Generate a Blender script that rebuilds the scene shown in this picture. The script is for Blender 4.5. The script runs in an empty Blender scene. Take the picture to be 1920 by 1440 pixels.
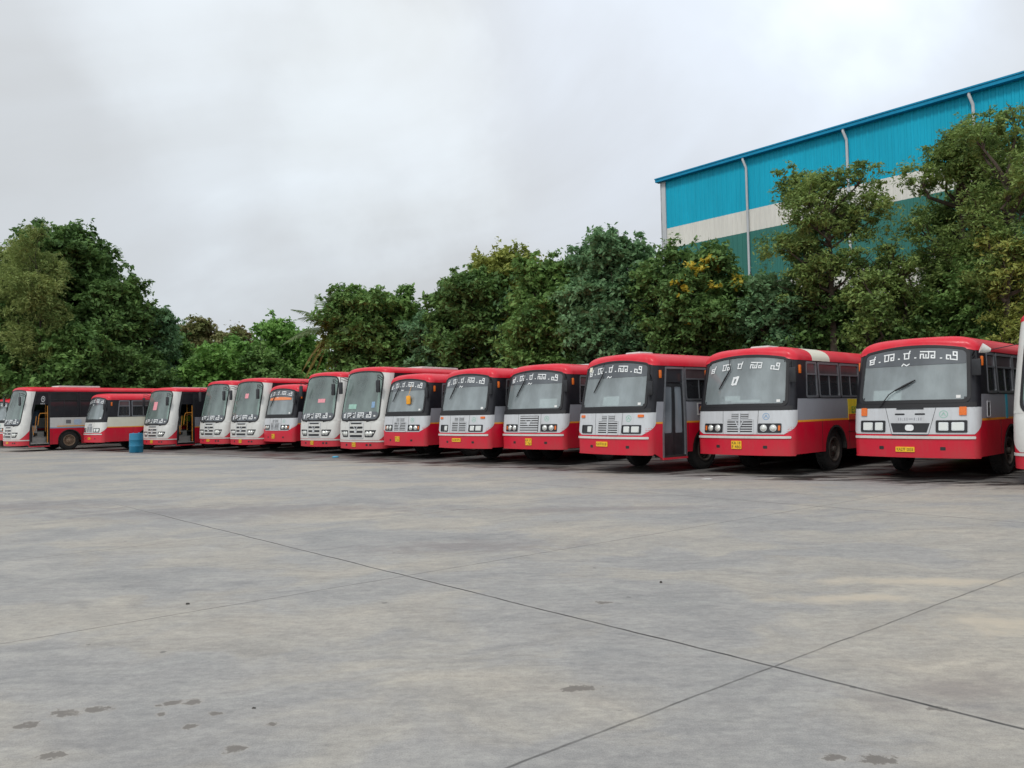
import bpy, math, random
import numpy as np
from mathutils import Vector, Matrix
R_ = math.radians
random.seed(7)
scene = bpy.context.scene
col = scene.collection

# ------------------------------------------------------------------ camera
FPX, ROLL, PITCH, EYE = 1450.0, R_(1.15), math.atan(51/1450.0), 1.6
fw = Vector((0, math.cos(PITCH), math.sin(PITCH))); rt = Vector((1, 0, 0)); up = rt.cross(fw)
r2 = math.cos(ROLL)*rt - math.sin(ROLL)*up; u2 = math.cos(ROLL)*up + math.sin(ROLL)*rt
cd = bpy.data.cameras.new('camera'); cam = bpy.data.objects.new('camera', cd); col.objects.link(cam)
M = Matrix((r2, u2, -fw)).transposed().to_4x4(); M.translation = (0, 0, EYE)
cam.matrix_world = M
cd.sensor_width = 36; cd.lens = FPX/1920*36; cd.clip_end = 3000; cd.clip_start = .05
scene.camera = cam

# ------------------------------------------------------------------ light
SUN_EL, SUN_AZ = R_(52), R_(215)      # azimuth clockwise from +Y
scene.view_settings.view_transform = 'Standard'; scene.view_settings.look = 'None'
scene.view_settings.exposure = 0.0; scene.view_settings.gamma = 1.0
w = bpy.data.worlds.new("World"); scene.world = w; w.use_nodes = True
nt = w.node_tree; nt.nodes.clear()
N = nt.nodes.new; L = nt.links.new
out = N('ShaderNodeOutputWorld'); bg = N('ShaderNodeBackground'); L(bg.outputs[0], out.inputs[0])
sky = N('ShaderNodeTexSky'); sky.sky_type = 'NISHITA'; sky.sun_disc = False
sky.sun_elevation = SUN_EL; sky.sun_rotation = SUN_AZ; sky.air_density = 1.0; sky.dust_density = 3.0
tc = N('ShaderNodeTexCoord')
mp = N('ShaderNodeMapping'); mp.inputs['Scale'].default_value = (1.0, 1.0, 1.5); mp.inputs['Rotation'].default_value = (0.2, 0.45, 0.3)
mp.inputs['Location'].default_value = (0.35, 0.1, 0.62)
L(tc.outputs['Generated'], mp.inputs[0])
n1 = N('ShaderNodeTexNoise'); n1.inputs['Scale'].default_value = 1.6; n1.inputs['Detail'].default_value = 6; n1.inputs['Roughness'].default_value = .48
n1.inputs['Distortion'].default_value = .6
L(mp.outputs[0], n1.inputs['Vector'])
cr = N('ShaderNodeValToRGB'); e = cr.color_ramp.elements
e[0].position = .36; e[0].color = (6.3, 6.48, 6.62, 1); e[1].position = .54; e[1].color = (7.5, 7.95, 8.45, 1)
e2_ = cr.color_ramp.elements.new(.66); e2_.color = (9.3, 10.1, 10.8, 1)
L(n1.outputs[0], cr.inputs[0])
# paler towards the zenith, as an overcast sky is
sx = N('ShaderNodeSeparateXYZ'); L(tc.outputs['Generated'], sx.inputs[0])
mr = N('ShaderNodeMapRange'); mr.inputs[1].default_value = 0.0; mr.inputs[2].default_value = .75; mr.inputs[3].default_value = .95; mr.inputs[4].default_value = 1.28
L(sx.outputs[2], mr.inputs[0])
vm = N('ShaderNodeVectorMath'); vm.operation = 'SCALE'; L(cr.outputs[0], vm.inputs[0]); L(mr.outputs[0], vm.inputs['Scale'])
# cloud bank low at left, brighter thin places higher up; edges broken by noise
nd = N('ShaderNodeTexNoise'); nd.inputs['Scale'].default_value = 2.6; nd.inputs['Detail'].default_value = 6; nd.inputs['Roughness'].default_value = .55; L(tc.outputs['Generated'], nd.inputs['Vector'])
ns_ = N('ShaderNodeVectorMath'); ns_.operation = 'SUBTRACT'; L(nd.outputs['Color'], ns_.inputs[0]); ns_.inputs[1].default_value = (.5, .5, .5)
nm = N('ShaderNodeVectorMath'); nm.operation = 'SCALE'; L(ns_.outputs[0], nm.inputs[0]); nm.inputs['Scale'].default_value = .42
na = N('ShaderNodeVectorMath'); na.operation = 'ADD'; L(tc.outputs['Generated'], na.inputs[0]); L(nm.outputs[0], na.inputs[1])
nn_ = N('ShaderNodeVectorMath'); nn_.operation = 'NORMALIZE'; L(na.outputs[0], nn_.inputs[0])
cur = vm.outputs[0]
for d_, c0, c1, colr in (((-.42, .86, .20), .90, .992, (.90, .90, .895)), ((-.02, .93, .22), .95, .998, (.93, .92, .91)), ((-.24, .89, .40), .972, .9985, (1.13, 1.145, 1.15)), ((-.13, .91, .37), .988, .9995, (1.12, 1.135, 1.14)), ((-.36, .80, .50), .985, .9995, (1.09, 1.10, 1.11)), ((.25, .85, .38), .93, .995, (1.05, 1.07, 1.11))):
    dvv = Vector(d_).normalized(); dn = N('ShaderNodeVectorMath'); dn.operation = 'DOT_PRODUCT'; L(nn_.outputs[0], dn.inputs[0]); dn.inputs[1].default_value = dvv
    fr_ = N('ShaderNodeMapRange'); fr_.interpolation_type = 'SMOOTHSTEP'; L(dn.outputs['Value'], fr_.inputs[0]); fr_.inputs[1].default_value = c0; fr_.inputs[2].default_value = c1
    mm = N('ShaderNodeMix'); mm.data_type = 'RGBA'; mm.blend_type = 'MULTIPLY'; L(fr_.outputs[0], mm.inputs[0]); L(cur, mm.inputs[6]); mm.inputs[7].default_value = (*colr, 1); cur = mm.outputs[2]
mx = N('ShaderNodeMix'); mx.data_type = 'RGBA'; mx.inputs[0].default_value = .93
L(sky.outputs[0], mx.inputs[6]); L(cur, mx.inputs[7])
L(mx.outputs[2], bg.inputs[0]); bg.inputs[1].default_value = 0.1
sd = bpy.data.lights.new('sun', 'SUN'); sd.energy = 1.5; sd.angle = R_(12); sd.color = (1, .965, .91)
so = bpy.data.objects.new('sun', sd); col.objects.link(so)
dv = Vector((math.sin(SUN_AZ)*math.cos(SUN_EL), math.cos(SUN_AZ)*math.cos(SUN_EL), math.sin(SUN_EL)))
so.rotation_euler = dv.to_track_quat('Z', 'Y').to_euler(); so.location = dv*60

# ------------------------------------------------------------------ helpers
def tag(o, label=None, cat=None, group=None, kind=None):
    if label: o['label'] = label
    if cat: o['category'] = cat
    if group: o['group'] = group
    if kind: o['kind'] = kind
    return o

class MB:
    def __init__(s): s.v = []; s.f = []; s.m = []
    def add(s, vs, fs, mi=0):
        b = len(s.v); s.v += [tuple(p) for p in vs]; s.f += [tuple(i+b for i in q) for q in fs]; s.m += [mi]*len(fs)
        return s
    def box(s, x0, x1, y0, y1, z0, z1, mi=0):
        vs = [(x, y, z) for z in (z0, z1) for y in (y0, y1) for x in (x0, x1)]
        return s.add(vs, [(0,2,3,1),(4,5,7,6),(0,1,5,4),(2,6,7,3),(0,4,6,2),(1,3,7,5)], mi)
    def rbox(s, c, size, bev, mi=0, rot=None):      # chamfered box
        import bmesh
        bm = bmesh.new(); bmesh.ops.create_cube(bm, size=1)
        for v in bm.verts: v.co = Vector((v.co.x*size[0], v.co.y*size[1], v.co.z*size[2]))
        bmesh.ops.bevel(bm, geom=bm.edges[:], offset=bev, segments=2, affect='EDGES', profile=.6)
        T = (rot or Matrix()).copy(); 
        vs = [T @ v.co + Vector(c) for v in bm.verts]; bm.verts.index_update()
        s.add(vs, [tuple(v.index for v in f.verts) for f in bm.faces], mi); bm.free(); return s
    def tube(s, pts, rads, n=8, mi=0, cap=True):
        pts = [Vector(p) for p in pts]
        if not hasattr(rads, '__len__'): rads = [rads]*len(pts)
        vs = []; fs = []
        for i, p in enumerate(pts):
            d = (pts[min(i+1, len(pts)-1)] - pts[max(i-1, 0)]).normalized()
            a = Vector((0, 0, 1)) if abs(d.z) < .9 else Vector((1, 0, 0))
            u = d.cross(a).normalized(); w_ = d.cross(u)
            for k in range(n):
                t = 2*math.pi*k/n; vs.append(p + rads[i]*(math.cos(t)*u + math.sin(t)*w_))
        for i in range(len(pts)-1):
            for k in range(n):
                a, b = i*n+k, i*n+(k+1) % n; fs.append((a, b, b+n, a+n))
        if cap: fs.append(tuple(range(n))[::-1]); fs.append(tuple(range(len(vs)-n, len(vs))))
        return s.add(vs, fs, mi)
    def lathe(s, prof, n=32, c=(0,0,0), axis='x', mi=0):      # prof: (along, radius)
        vs = []; fs = []
        for a, r in prof:
            for k in range(n):
                t = 2*math.pi*k/n
                q = (a, r*math.cos(t), r*math.sin(t)) if axis == 'x' else (r*math.cos(t), r*math.sin(t), a) if axis == 'z' else (r*math.cos(t), a, r*math.sin(t))
                vs.append((q[0]+c[0], q[1]+c[1], q[2]+c[2]))
        for i in range(len(prof)-1):
            for k in range(n):
                a, b = i*n+k, i*n+(k+1) % n; fs.append((a, b, b+n, a+n))
        return s.add(vs, fs, mi)
    def mesh(s, name, mats, smooth=True, ang=35):
        me = bpy.data.meshes.new(name); me.from_pydata(s.v, [], s.f)
        for m in (mats if isinstance(mats, (list, tuple)) else [mats]): me.materials.append(m)
        me.polygons.foreach_set('material_index', s.m)
        me.polygons.foreach_set('use_smooth', [smooth]*len(s.f)); me.update()
        if smooth: me.set_sharp_from_angle(angle=R_(ang))
        return me

def link(name, me, parent=None, loc=(0,0,0), rot=(0,0,0)):
    o = bpy.data.objects.new(name, me); col.objects.link(o); o.location = loc; o.rotation_euler = rot
    if parent: o.parent = parent
    return o

# ------------------------------------------------------------------ materials
def newmat(name):
    m = bpy.data.materials.new(name); m.use_nodes = True; t = m.node_tree
    return m, t, t.nodes['Principled BSDF']
def nz(t, scale, detail=4, rough=.6, vec=None, mapscale=None, coord='Object'):
    n = t.nodes.new('ShaderNodeTexNoise'); n.inputs['Scale'].default_value = scale; n.inputs['Detail'].default_value = detail; n.inputs['Roughness'].default_value = rough
    if vec is None:
        c = t.nodes.new('ShaderNodeTexCoord'); vec = c.outputs[coord]
    if mapscale:
        mp = t.nodes.new('ShaderNodeMapping'); mp.inputs['Scale'].default_value = mapscale; t.links.new(vec, mp.inputs[0]); vec = mp.outputs[0]
    t.links.new(vec, n.inputs['Vector']); return n
def ramp(t, src, stops):
    r = t.nodes.new('ShaderNodeValToRGB'); el = r.color_ramp.elements
    while len(el) < len(stops): el.new(.5)
    for q, (p, c) in zip(el, stops): q.position = p; q.color = c if len(c) == 4 else (*c, 1)
    t.links.new(src, r.inputs[0]); return r
def mixc(t, fac, a, b, mode='MIX'):
    m = t.nodes.new('ShaderNodeMix'); m.data_type = 'RGBA'; m.blend_type = mode
    for i, v in ((0, fac), (6, a), (7, b)):
        if isinstance(v, bpy.types.NodeSocket): t.links.new(v, m.inputs[i])
        else: m.inputs[i].default_value = v if i == 0 else ((*v, 1) if len(v) == 3 else v)
    return m.outputs[2]
def math_(t, op, a, b=0.0, c=None, clamp=False):
    m = t.nodes.new('ShaderNodeMath'); m.operation = op; m.use_clamp = clamp
    for i, v in enumerate((a, b) if c is None else (a, b, c)):
        if isinstance(v, bpy.types.NodeSocket): t.links.new(v, m.inputs[i])
        else: m.inputs[i].default_value = v
    return m.outputs[0]

def paint(name, c, rough=.38, dirt=(.17, .13, .10), amt=.35, coat=.12):
    m, t, b = newmat(name)
    n = nz(t, 1.3, 6, .65, mapscale=(1, 1, .55)); f = ramp(t, n.outputs[0], [(.42, (0,0,0)), (.75, (1,1,1))])
    n2 = nz(t, 9, 5, .7, mapscale=(1.6, 1.6, .25)); f2 = ramp(t, n2.outputs[0], [(.5, (0,0,0)), (.8, (1,1,1))])
    # road dirt thrown up onto the lower panels
    tcn = t.nodes.new('ShaderNodeTexCoord'); sp = t.nodes.new('ShaderNodeSeparateXYZ'); t.links.new(tcn.outputs['Object'], sp.inputs[0])
    low = math_(t, 'MULTIPLY', math_(t, 'SUBTRACT', 1.0, sp.outputs[2], clamp=True), .5)
    fac = math_(t, 'MULTIPLY', math_(t, 'ADD', math_(t, 'MULTIPLY', f.outputs[0], .5), math_(t, 'ADD', math_(t, 'MULTIPLY', f2.outputs[0], .35), low)), amt, clamp=True)
    t.links.new(mixc(t, fac, c, dirt), b.inputs['Base Color'])
    t.links.new(math_(t, 'ADD', math_(t, 'MULTIPLY', fac, .6), rough), b.inputs['Roughness']); b.inputs['Specular IOR Level'].default_value = .35
    b.inputs['Coat Weight'].default_value = coat; b.inputs['Coat Roughness'].default_value = .12
    bp = t.nodes.new('ShaderNodeBump'); bp.inputs['Strength'].default_value = .06; bp.inputs['Distance'].default_value = .02
    n3 = nz(t, 1.8, 2, .5); t.links.new(n3.outputs[0], bp.inputs['Height']); t.links.new(bp.outputs[0], b.inputs['Normal'])
    return m
def plain(name, c, rough=.5, metal=0.0, spec=.5, var=.15, scale=12):
    m, t, b = newmat(name)
    n = nz(t, scale, 5, .65)
    d = tuple(x*(1-var) for x in c); h = tuple(min(1, x*(1+var)) for x in c)
    r = ramp(t, n.outputs[0], [(.3, d), (.7, h)]); t.links.new(r.outputs[0], b.inputs['Base Color'])
    b.inputs['Roughness'].default_value = rough; b.inputs['Metallic'].default_value = metal; b.inputs['Specular IOR Level'].default_value = spec
    return m
def glassmat(name, tint, film, fac, rough=.04, ior=1.6, dust=.35):
    # dusty film over tinted see-through glass
    m, t, b = newmat(name)
    n = nz(t, .9, 3, .5, mapscale=(1, 1, .6)); n2 = nz(t, 14, 4, .7, mapscale=(1, 1, .3))
    r = ramp(t, n.outputs[0], [(.3, tuple(x*(1-dust) for x in film)), (.7, tuple(x*(1+dust) for x in film))])
    t.links.new(r.outputs[0], b.inputs['Base Color'])
    b.inputs['Roughness'].default_value = .55; b.inputs['IOR'].default_value = ior
    b.inputs['Coat Weight'].default_value = 1.0; b.inputs['Coat Roughness'].default_value = rough; b.inputs['Coat IOR'].default_value = ior
    tr = t.nodes.new('ShaderNodeBsdfTransparent'); tr.inputs[0].default_value = (*tint, 1)
    ms = t.nodes.new('ShaderNodeMixShader')
    f = math_(t, 'ADD', fac-.25, math_(t, 'ADD', math_(t, 'MULTIPLY', n2.outputs[0], .14), math_(t, 'MULTIPLY', n.outputs[0], .36)), clamp=True)
    t.links.new(f, ms.inputs[0]); t.links.new(tr.outputs[0], ms.inputs[1]); t.links.new(b.outputs[0], ms.inputs[2])
    t.links.new(ms.outputs[0], t.nodes['Material Output'].inputs[0])
    return m

RED = paint('red_paint', (.62, .003, .030), amt=.42)
RED_FADED = paint('faded_red_paint', (.60, .035, .05), amt=.35, rough=.4)
ROOF_RED = paint('roof_red_paint', (.64, .008, .028), rough=.42, dirt=(.55, .22, .22), amt=.40)
ROOF_SEAM = plain('roof_seam', (.5, .03, .05), .5)
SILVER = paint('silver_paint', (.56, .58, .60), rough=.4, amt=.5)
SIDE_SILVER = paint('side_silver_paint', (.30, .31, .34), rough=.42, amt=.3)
WHITE = paint('white_paint', (.66, .66, .63), rough=.36, amt=.5)
CREAM = paint('cream_paint', (.74, .72, .60), rough=.4, amt=.25)
YELLOW = plain('yellow_line', (.85, .36, .03), .45)
PLATE = plain('plate_yellow', (.85, .50, .02), .45)
BLACKP = plain('black_plastic', (.018, .019, .022), .45, scale=6, var=.4)
RUBBER = plain('black_rubber', (.012, .012, .014), .6, scale=10)
BAND = plain('dark_band', (.016, .016, .02), .35, spec=.3, var=.3, scale=3)
TYRE = plain('tyre_rubber', (.022, .021, .02), .85, scale=20, var=.3)
RIM = plain('dark_rim', (.07, .055, .045), .7, scale=14, var=.4)
RIM_TAN = plain('dusty_tan_rim', (.26, .18, .12), .75, scale=10, var=.3)
CHASSIS = plain('chassis', (.02, .019, .018), .8)
CHROME = plain('lamp_reflector', (.75, .76, .74), .18, metal=.7)
def lensmat():
    m, t, b = newmat('lamp_lens')
    b.inputs['Base Color'].default_value = (.72, .73, .68, 1); b.inputs['Roughness'].default_value = .12; b.inputs['Metallic'].default_value = .35
    b.inputs['Coat Weight'].default_value = 1
    wv = t.nodes.new('ShaderNodeTexWave'); wv.inputs['Scale'].default_value = 30; tcn = t.nodes.new('ShaderNodeTexCoord'); t.links.new(tcn.outputs['Object'], wv.inputs[0])
    bp = t.nodes.new('ShaderNodeBump'); bp.inputs['Strength'].default_value = .35; t.links.new(wv.outputs[1], bp.inputs['Height']); t.links.new(bp.outputs[0], b.inputs['Normal'])
    return m
LENS = lensmat()
ORANGE = plain('orange_lens', (.75, .16, .02), .25, scale=30)
REDLENS = plain('red_lens', (.35, .05, .03), .3, scale=30)
INK = plain('black_ink', (.02, .02, .02), .6)
LETTER = plain('white_lettering', (.78, .8, .8), .5)
PAPER = plain('white_paper', (.72, .72, .70), .8)
PINK = plain('pink_sign', (.75, .30, .34), .6)
CEIL = plain('ceiling_lining', (.50, .50, .47), .8)
SEATM = plain('seat_vinyl', (.05, .07, .13), .6)
DASH = plain('dashboard_grey', (.16, .16, .17), .7)
STEEL = plain('aluminium_frame', (.22, .23, .25), .35, metal=.5)
RAIL = plain('orange_handrail', (.75, .30, .04), .4)
TREAD = plain('tread_plate', (.34, .34, .32), .5, metal=.3)
GREENST = plain('green_sticker', (.30, .50, .42), .6)
BLUEST = plain('blue_sticker', (.22, .35, .52), .6)
WS_GLASS = glassmat('windscreen_glass', (.66, .74, .74), (.47, .55, .565), .49, ior=1.9)
WS_GREEN = glassmat('green_windscreen_glass', (.45, .62, .56), (.30, .40, .37), .46, ior=2.0)
WS_BAND = glassmat('sunband_glass', (.1, .1, .12), (.10, .115, .13), .8)
SIDE_GLASS = glassmat('side_window_glass', (.32, .33, .36), (.05, .052, .058), .45, ior=1.45)
TOP_GLASS = glassmat('upper_window_glass', (.30, .22, .24), (.12, .085, .09), .75, ior=1.5)
DARK_GLASS = glassmat('dark_window_glass', (.12, .12, .14), (.025, .026, .032), .75, ior=1.5)
TAPED = glassmat('door_glass', (.5, .56, .6), (.30, .34, .38), .6)

# ------------------------------------------------------------------ bus surface
class Shell:
    def __init__(s, tall=False):
        s.tall = tall
        if tall: s.W, s.R, s.B, s.zb, s.zs, s.H, s.arch, s.zbelt, s.Len = 1.27, .36, .12, .40, 3.02, 3.22, .08, 1.30, 11.6
        else: s.W, s.R, s.B, s.zb, s.zs, s.H, s.arch, s.zbelt, s.Len = 1.25, .20, .13, .46, 2.69, 3.01, .17, 1.50, 11.0
        s.S1 = s.W - s.R; s.L = s.R*math.pi/2; s.S2 = s.S1 + s.L; s.Y0 = s.B + s.R + s.F(1.0)
    def F(s, z):
        if s.tall:
            return .02*max(0, .8-z) + (0 if z < .8 else .05*(z-.8) if z < 1.2 else .02 + .40*((z-1.2)/1.8)**1.15)
        return (0 if z < .95 else .06*(z-.95)/.5 if z < 1.45 else .06 + .27*((z-1.45)/1.25)**1.08)
    def Wz(s, z):
        return s.W - (.012*max(0, .9-z)) - .05*max(0, (z-1.5)/1.2)**1.3
    def zt(s, sv): return s.zs + s.arch*max(0.0, 1-(abs(sv)/1.2)**2)
    def plan(s, sv, W, R, B, F, Len, blend=1.0):
        a = abs(sv); sg = 1 if sv >= 0 else -1
        if a <= s.S1:
            x = a*(W-R)/s.S1; y = F + B*(x/max(1e-4, W-R))**2*(1 if W > .3 else W/.3)
        elif a <= s.S2:
            t = (a-s.S1)/s.L*math.pi/2; x = W-R+R*math.sin(t); y = F+B+R-R*math.cos(t)
        else:
            d = a - s.S2; ys = F+B+R; Lb = s.Y0 + blend
            y = ys + (Lb-ys)*d/blend if d < blend else s.Y0 + d
            if Len: y = min(y, Len)
            x = W
        return sg*x, y
    def pt(s, sv, z):
        x, y = s.plan(sv, s.Wz(z), s.R, s.B, s.F(z), None); return Vector((x, y, s.mz(z)))
    def mz(s, z): return z*1.099-.14 if s.tall else z
    def off(s, sv, z, o=0.0):
        p = s.pt(sv, z)
        if o == 0: return p
        e_ = .004; a = s.pt(sv+e_, z)-s.pt(sv-e_, z); b = s.pt(sv, z+e_)-s.pt(sv, z-e_)
        n = a.cross(b).normalized(); return p + n*o
    def sy(s, y): return s.S2 + (y - s.Y0)       # side: perimeter coordinate of a station y
    def roofpt(s, sv, v):
        ph = v*math.pi/2; c = max(0.0, math.cos(ph)); q = c**(.44 if not s.tall else .42)
        z0 = s.zt(sv); W = s.Wz(s.zs)*q + .012; F = s.F(z0) + (.55 if not s.tall else .42)*(1-q); B = s.B*q; R = min(s.R, W*.95)
        x, y = s.plan(sv, W, R, B, F, s.Len - .25*(1-q))
        y = min(y, s.Len-.25*(1-q))
        return Vector((x, y, s.mz(z0 + (s.H - z0)*math.sin(ph)**(1.0))))

def skin(mb, front, mi=0, thick=.004, back=None):
    """front: grid[row][col] of (point, inner point); closed thin solid"""
    nr, nc = len(front), len(front[0])
    base = [front[i][j][0] for i in range(nr) for j in range(nc)]
    fs = [(i*nc+j, i*nc+j+1, (i+1)*nc+j+1, (i+1)*nc+j) for i in range(nr-1) for j in range(nc-1)]
    per = [(0, j) for j in range(nc)] + [(i, nc-1) for i in range(1, nr)] + [(nr-1, j) for j in range(nc-2, -1, -1)] + [(i, 0) for i in range(nr-2, 0, -1)]
    n0 = len(base); base += [front[i][j][1] for i, j in per]; k = len(per)
    for q in range(k):
        a = per[q][0]*nc+per[q][1]; r = per[(q+1) % k]; b = r[0]*nc+r[1]; fs.append((b, a, n0+q, n0+(q+1) % k))
    mb.add(base, fs, mi)

def warp(S, sv, z, z0, z1, arch):
    return z + arch*max(0, 1-(abs(sv)/1.2)**2)*max(0, (z-z0)/(z1-z0)) if arch else z
def patch(mb, S, s0, s1, z0, z1, o=.006, r=0, mi=0, arch=0, ns=None, nzr=None, sl=None, sr=None, thick=.006):
    """thin raised panel following the shell, rounded corners r"""
    r = min(r, (s1-s0)/2*.98, (z1-z0)/2*.98)
    zs = []
    if r > 0: zs += [z0 + r*(1-math.cos(a*math.pi/12)) for a in range(6)]
    else: zs += [z0]
    za, zc = z0+r, z1-r; k = nzr or max(1, int((zc-za)/.12)); zs += [za+(zc-za)*i/k for i in range(0 if r > 0 else 1, k+(1 if r > 0 else 0))]
    if r > 0: zs += [z1 - r*(1-math.cos(a*math.pi/12)) for a in range(5, -1, -1)]
    else: zs += [z1]
    k = ns or max(2, int(abs(s1-s0)/.08)); g = []
    for z in zs:
        ins = 0
        if r > 0:
            d = min(z-z0, z1-z)
            if d < r: ins = r - math.sqrt(max(0, r*r-(r-d)**2))
        a = (sl(z) if sl else s0)+ins; b = (sr(z) if sr else s1)-ins
        row = []
        for j in range(k+1):
            sv = a+(b-a)*j/k; zz = warp(S, sv, z, z0, z1, arch)
            row.append((S.off(sv, zz, o), S.off(sv, zz, o-thick)))
        g.append(row)
    skin(mb, g, mi)
def outline(s0, s1, z0, z1, r, n=6):
    """closed rounded rectangle, many points so that it follows curves"""
    r = max(r, .002); pts = []
    def seg(a, b, k):
        for i in range(k): pts.append((a[0]+(b[0]-a[0])*i/k, a[1]+(b[1]-a[1])*i/k))
    def arc(cx, cz, a0):
        for i in range(n): t = R_(a0+90*i/n); pts.append((cx+r*math.cos(t), cz+r*math.sin(t)))
    seg((s0+r, z0), (s1-r, z0), 12); arc(s1-r, z0+r, -90); seg((s1, z0+r), (s1, z1-r), 8); arc(s1-r, z1-r, 0)
    seg((s1-r, z1), (s0+r, z1), 12); arc(s0+r, z1-r, 90); seg((s0, z1-r), (s0, z0+r), 8); arc(s0+r, z0+r, 180)
    return pts
def ring(mb, S, outer, inner, o=.01, thick=.02, mi=0, arch=0, zr=None, deep=None):
    A = outline(*outer); B = outline(*inner); n = len(A)
    z0, z1 = outer[2], outer[3]
    f = lambda p, oo: S.off(p[0], warp(S, p[0], p[1], z0, z1, arch), oo)
    di = deep if deep is not None else o-thick
    vs = [f(p, o-thick) for p in A]+[f(p, o) for p in A]+[f(p, o) for p in B]+[f(p, di) for p in B]
    fs = []
    for k in range(3):
        for i in range(n):
            j = (i+1) % n; fs.append((k*n+i, k*n+j, (k+1)*n+j, (k+1)*n+i))
    mb.add(vs, fs, mi)
def stroke(mb, S, pts, wd, o=.012, mi=0):
    """lettering stroke on the shell: ribbon with square joints"""
    for a, b in zip(pts[:-1], pts[1:]):
        d = Vector((b[0]-a[0], b[1]-a[1])); l = d.length
        if l < 1e-6: continue
        d /= l; n = Vector((-d.y, d.x))*wd/2; a2 = Vector(a)-d*wd/2; b2 = Vector(b)+d*wd/2
        k = max(1, int(l/.12)); rows = []
        for i in range(k+1):
            p = a2+(b2-a2)*i/k
            rows.append([(S.off(*(p+n), o), S.off(*(p+n), o-.003)), (S.off(*(p-n), o), S.off(*(p-n), o-.003))])
        skin(mb, rows, mi)
def disc(mb, S, sv, z, r, o, depth, mi=0, dome=0.0, n=20):
    c = S.off(sv, z, o); nn = (S.off(sv, z, .1)-S.off(sv, z, 0)).normalized()
    u = nn.cross(Vector((0,0,1))).normalized(); v = nn.cross(u)
    vs = []; fs = []
    prof = [(-depth, 1), (0, 1)] + ([(dome*.7, .7), (dome*.95, .35)] if dome else [])
    for h, k in prof:
        for i in range(n): t = 2*math.pi*i/n; vs.append(c+nn*h+(u*math.cos(t)+v*math.sin(t))*r*k)
    for q in range(len(prof)-1):
        for i in range(n): a, b = q*n+i, q*n+(i+1) % n; fs.append((a, a+n, b+n, b))
    vs.append(c+nn*(dome or 0)); e0 = (len(prof)-1)*n
    for i in range(n): fs.append((e0+i, len(vs)-1, e0+(i+1) % n))
    mb.add(vs, fs, mi)

_tc = {}
def textgeo(st, size=1.0):
    if st in _tc: return _tc[st]
    cu = bpy.data.curves.new('t', 'FONT'); cu.body = st; cu.size = 1; cu.resolution_u = 2
    o = bpy.data.objects.new('t', cu); col.objects.link(o)
    dg = bpy.context.evaluated_depsgraph_get(); dg.update()
    me = bpy.data.meshes.new_from_object(o.evaluated_get(dg))
    vs = [(v.co.x, v.co.y) for v in me.vertices]; fs = [tuple(p.vertices) for p in me.polygons]
    bpy.data.objects.remove(o); bpy.data.curves.remove(cu); bpy.data.meshes.remove(me)
    _tc[st] = (vs, fs); return _tc[st]
def text(mb, S, st, sc, zc, width, height, o=.014, mi=0):
    vs, fs = textgeo(st); x0 = min(v[0] for v in vs); x1 = max(v[0] for v in vs); y0 = min(v[1] for v in vs); y1 = max(v[1] for v in vs)
    kx = width/(x1-x0); ky = height/(y1-y0)
    mb.add([S.off(sc+(v[0]-(x0+x1)/2)*kx, zc+(v[1]-(y0+y1)/2)*ky, o) for v in vs], fs, mi)

# state transport letters, drawn stroke by stroke: (width, strokes)
GL = {
 'ka': (1.1, [[(0, .68), (1.0, .68)], [(.1, .68), (.1, 0), (.85, 0), (.85, .68), (1.02, 1.05)], [(.32, .34), (.72, .34)]]),
 'raa': (1.9, [[(0, .95), (1.8, .95), (1.8, 0), (1.3, 0), (1.3, .42), (1.55, .42)], [(.12, .95), (.12, 0), (.82, 0), (.82, .95)]]),
 'ra': (1.15, [[(0, .8), (1.0, .8)], [(.14, .8), (.14, 0), (.88, 0), (.88, .8), (1.05, 1.12)]]),
 'saa': (2.5, [[(0, .98), (2.35, .98), (2.35, .05), (1.8, .05), (1.8, .42), (2.1, .42)], [(0, 0), (0, .58), (.5, .58), (.5, .02), (1.35, .02), (1.35, .98)], [(.92, .5), (.92, .25)]]),
 'ni': (1.75, [[(.28, 0), (0, 0), (0, .55), (.6, .55), (.6, 0), (1.6, 0), (1.6, 1.12), (1.05, 1.12), (1.05, .62), (1.6, .62)]]),
}
def kannada(mb, S, s0, s1, z, h, arch=.0, dots=True, wd=.2, o=.014, slant=0):
    seq = ['ka', 'raa', 'ra', 'saa', 'ni']; tot = sum(GL[k][0] for k in seq); gap = ((s1-s0)/h - tot*.85)/(len(seq)-1)
    x = s0
    for i, k in enumerate(seq):
        wdt, st = GL[k]
        for q in st:
            pts = [(x+(p[0]*.85+p[1]*slant)*h, 0, p[1]*h) for p in q]
            stroke(mb, S, [(p[0], z+arch*max(0, 1-(p[0]/1.2)**2)+p[2]) for p in pts], wd*h, o)
        x += wdt*.85*h
        if dots and i < 4:
            xx = x+gap*h*.5; zz = z+arch*max(0, 1-(xx/1.2)**2); stroke(mb, S, [(xx-.07*h, zz+.06*h), (xx+.07*h, zz+.06*h)], wd*h, o)
        x += gap*h

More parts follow.
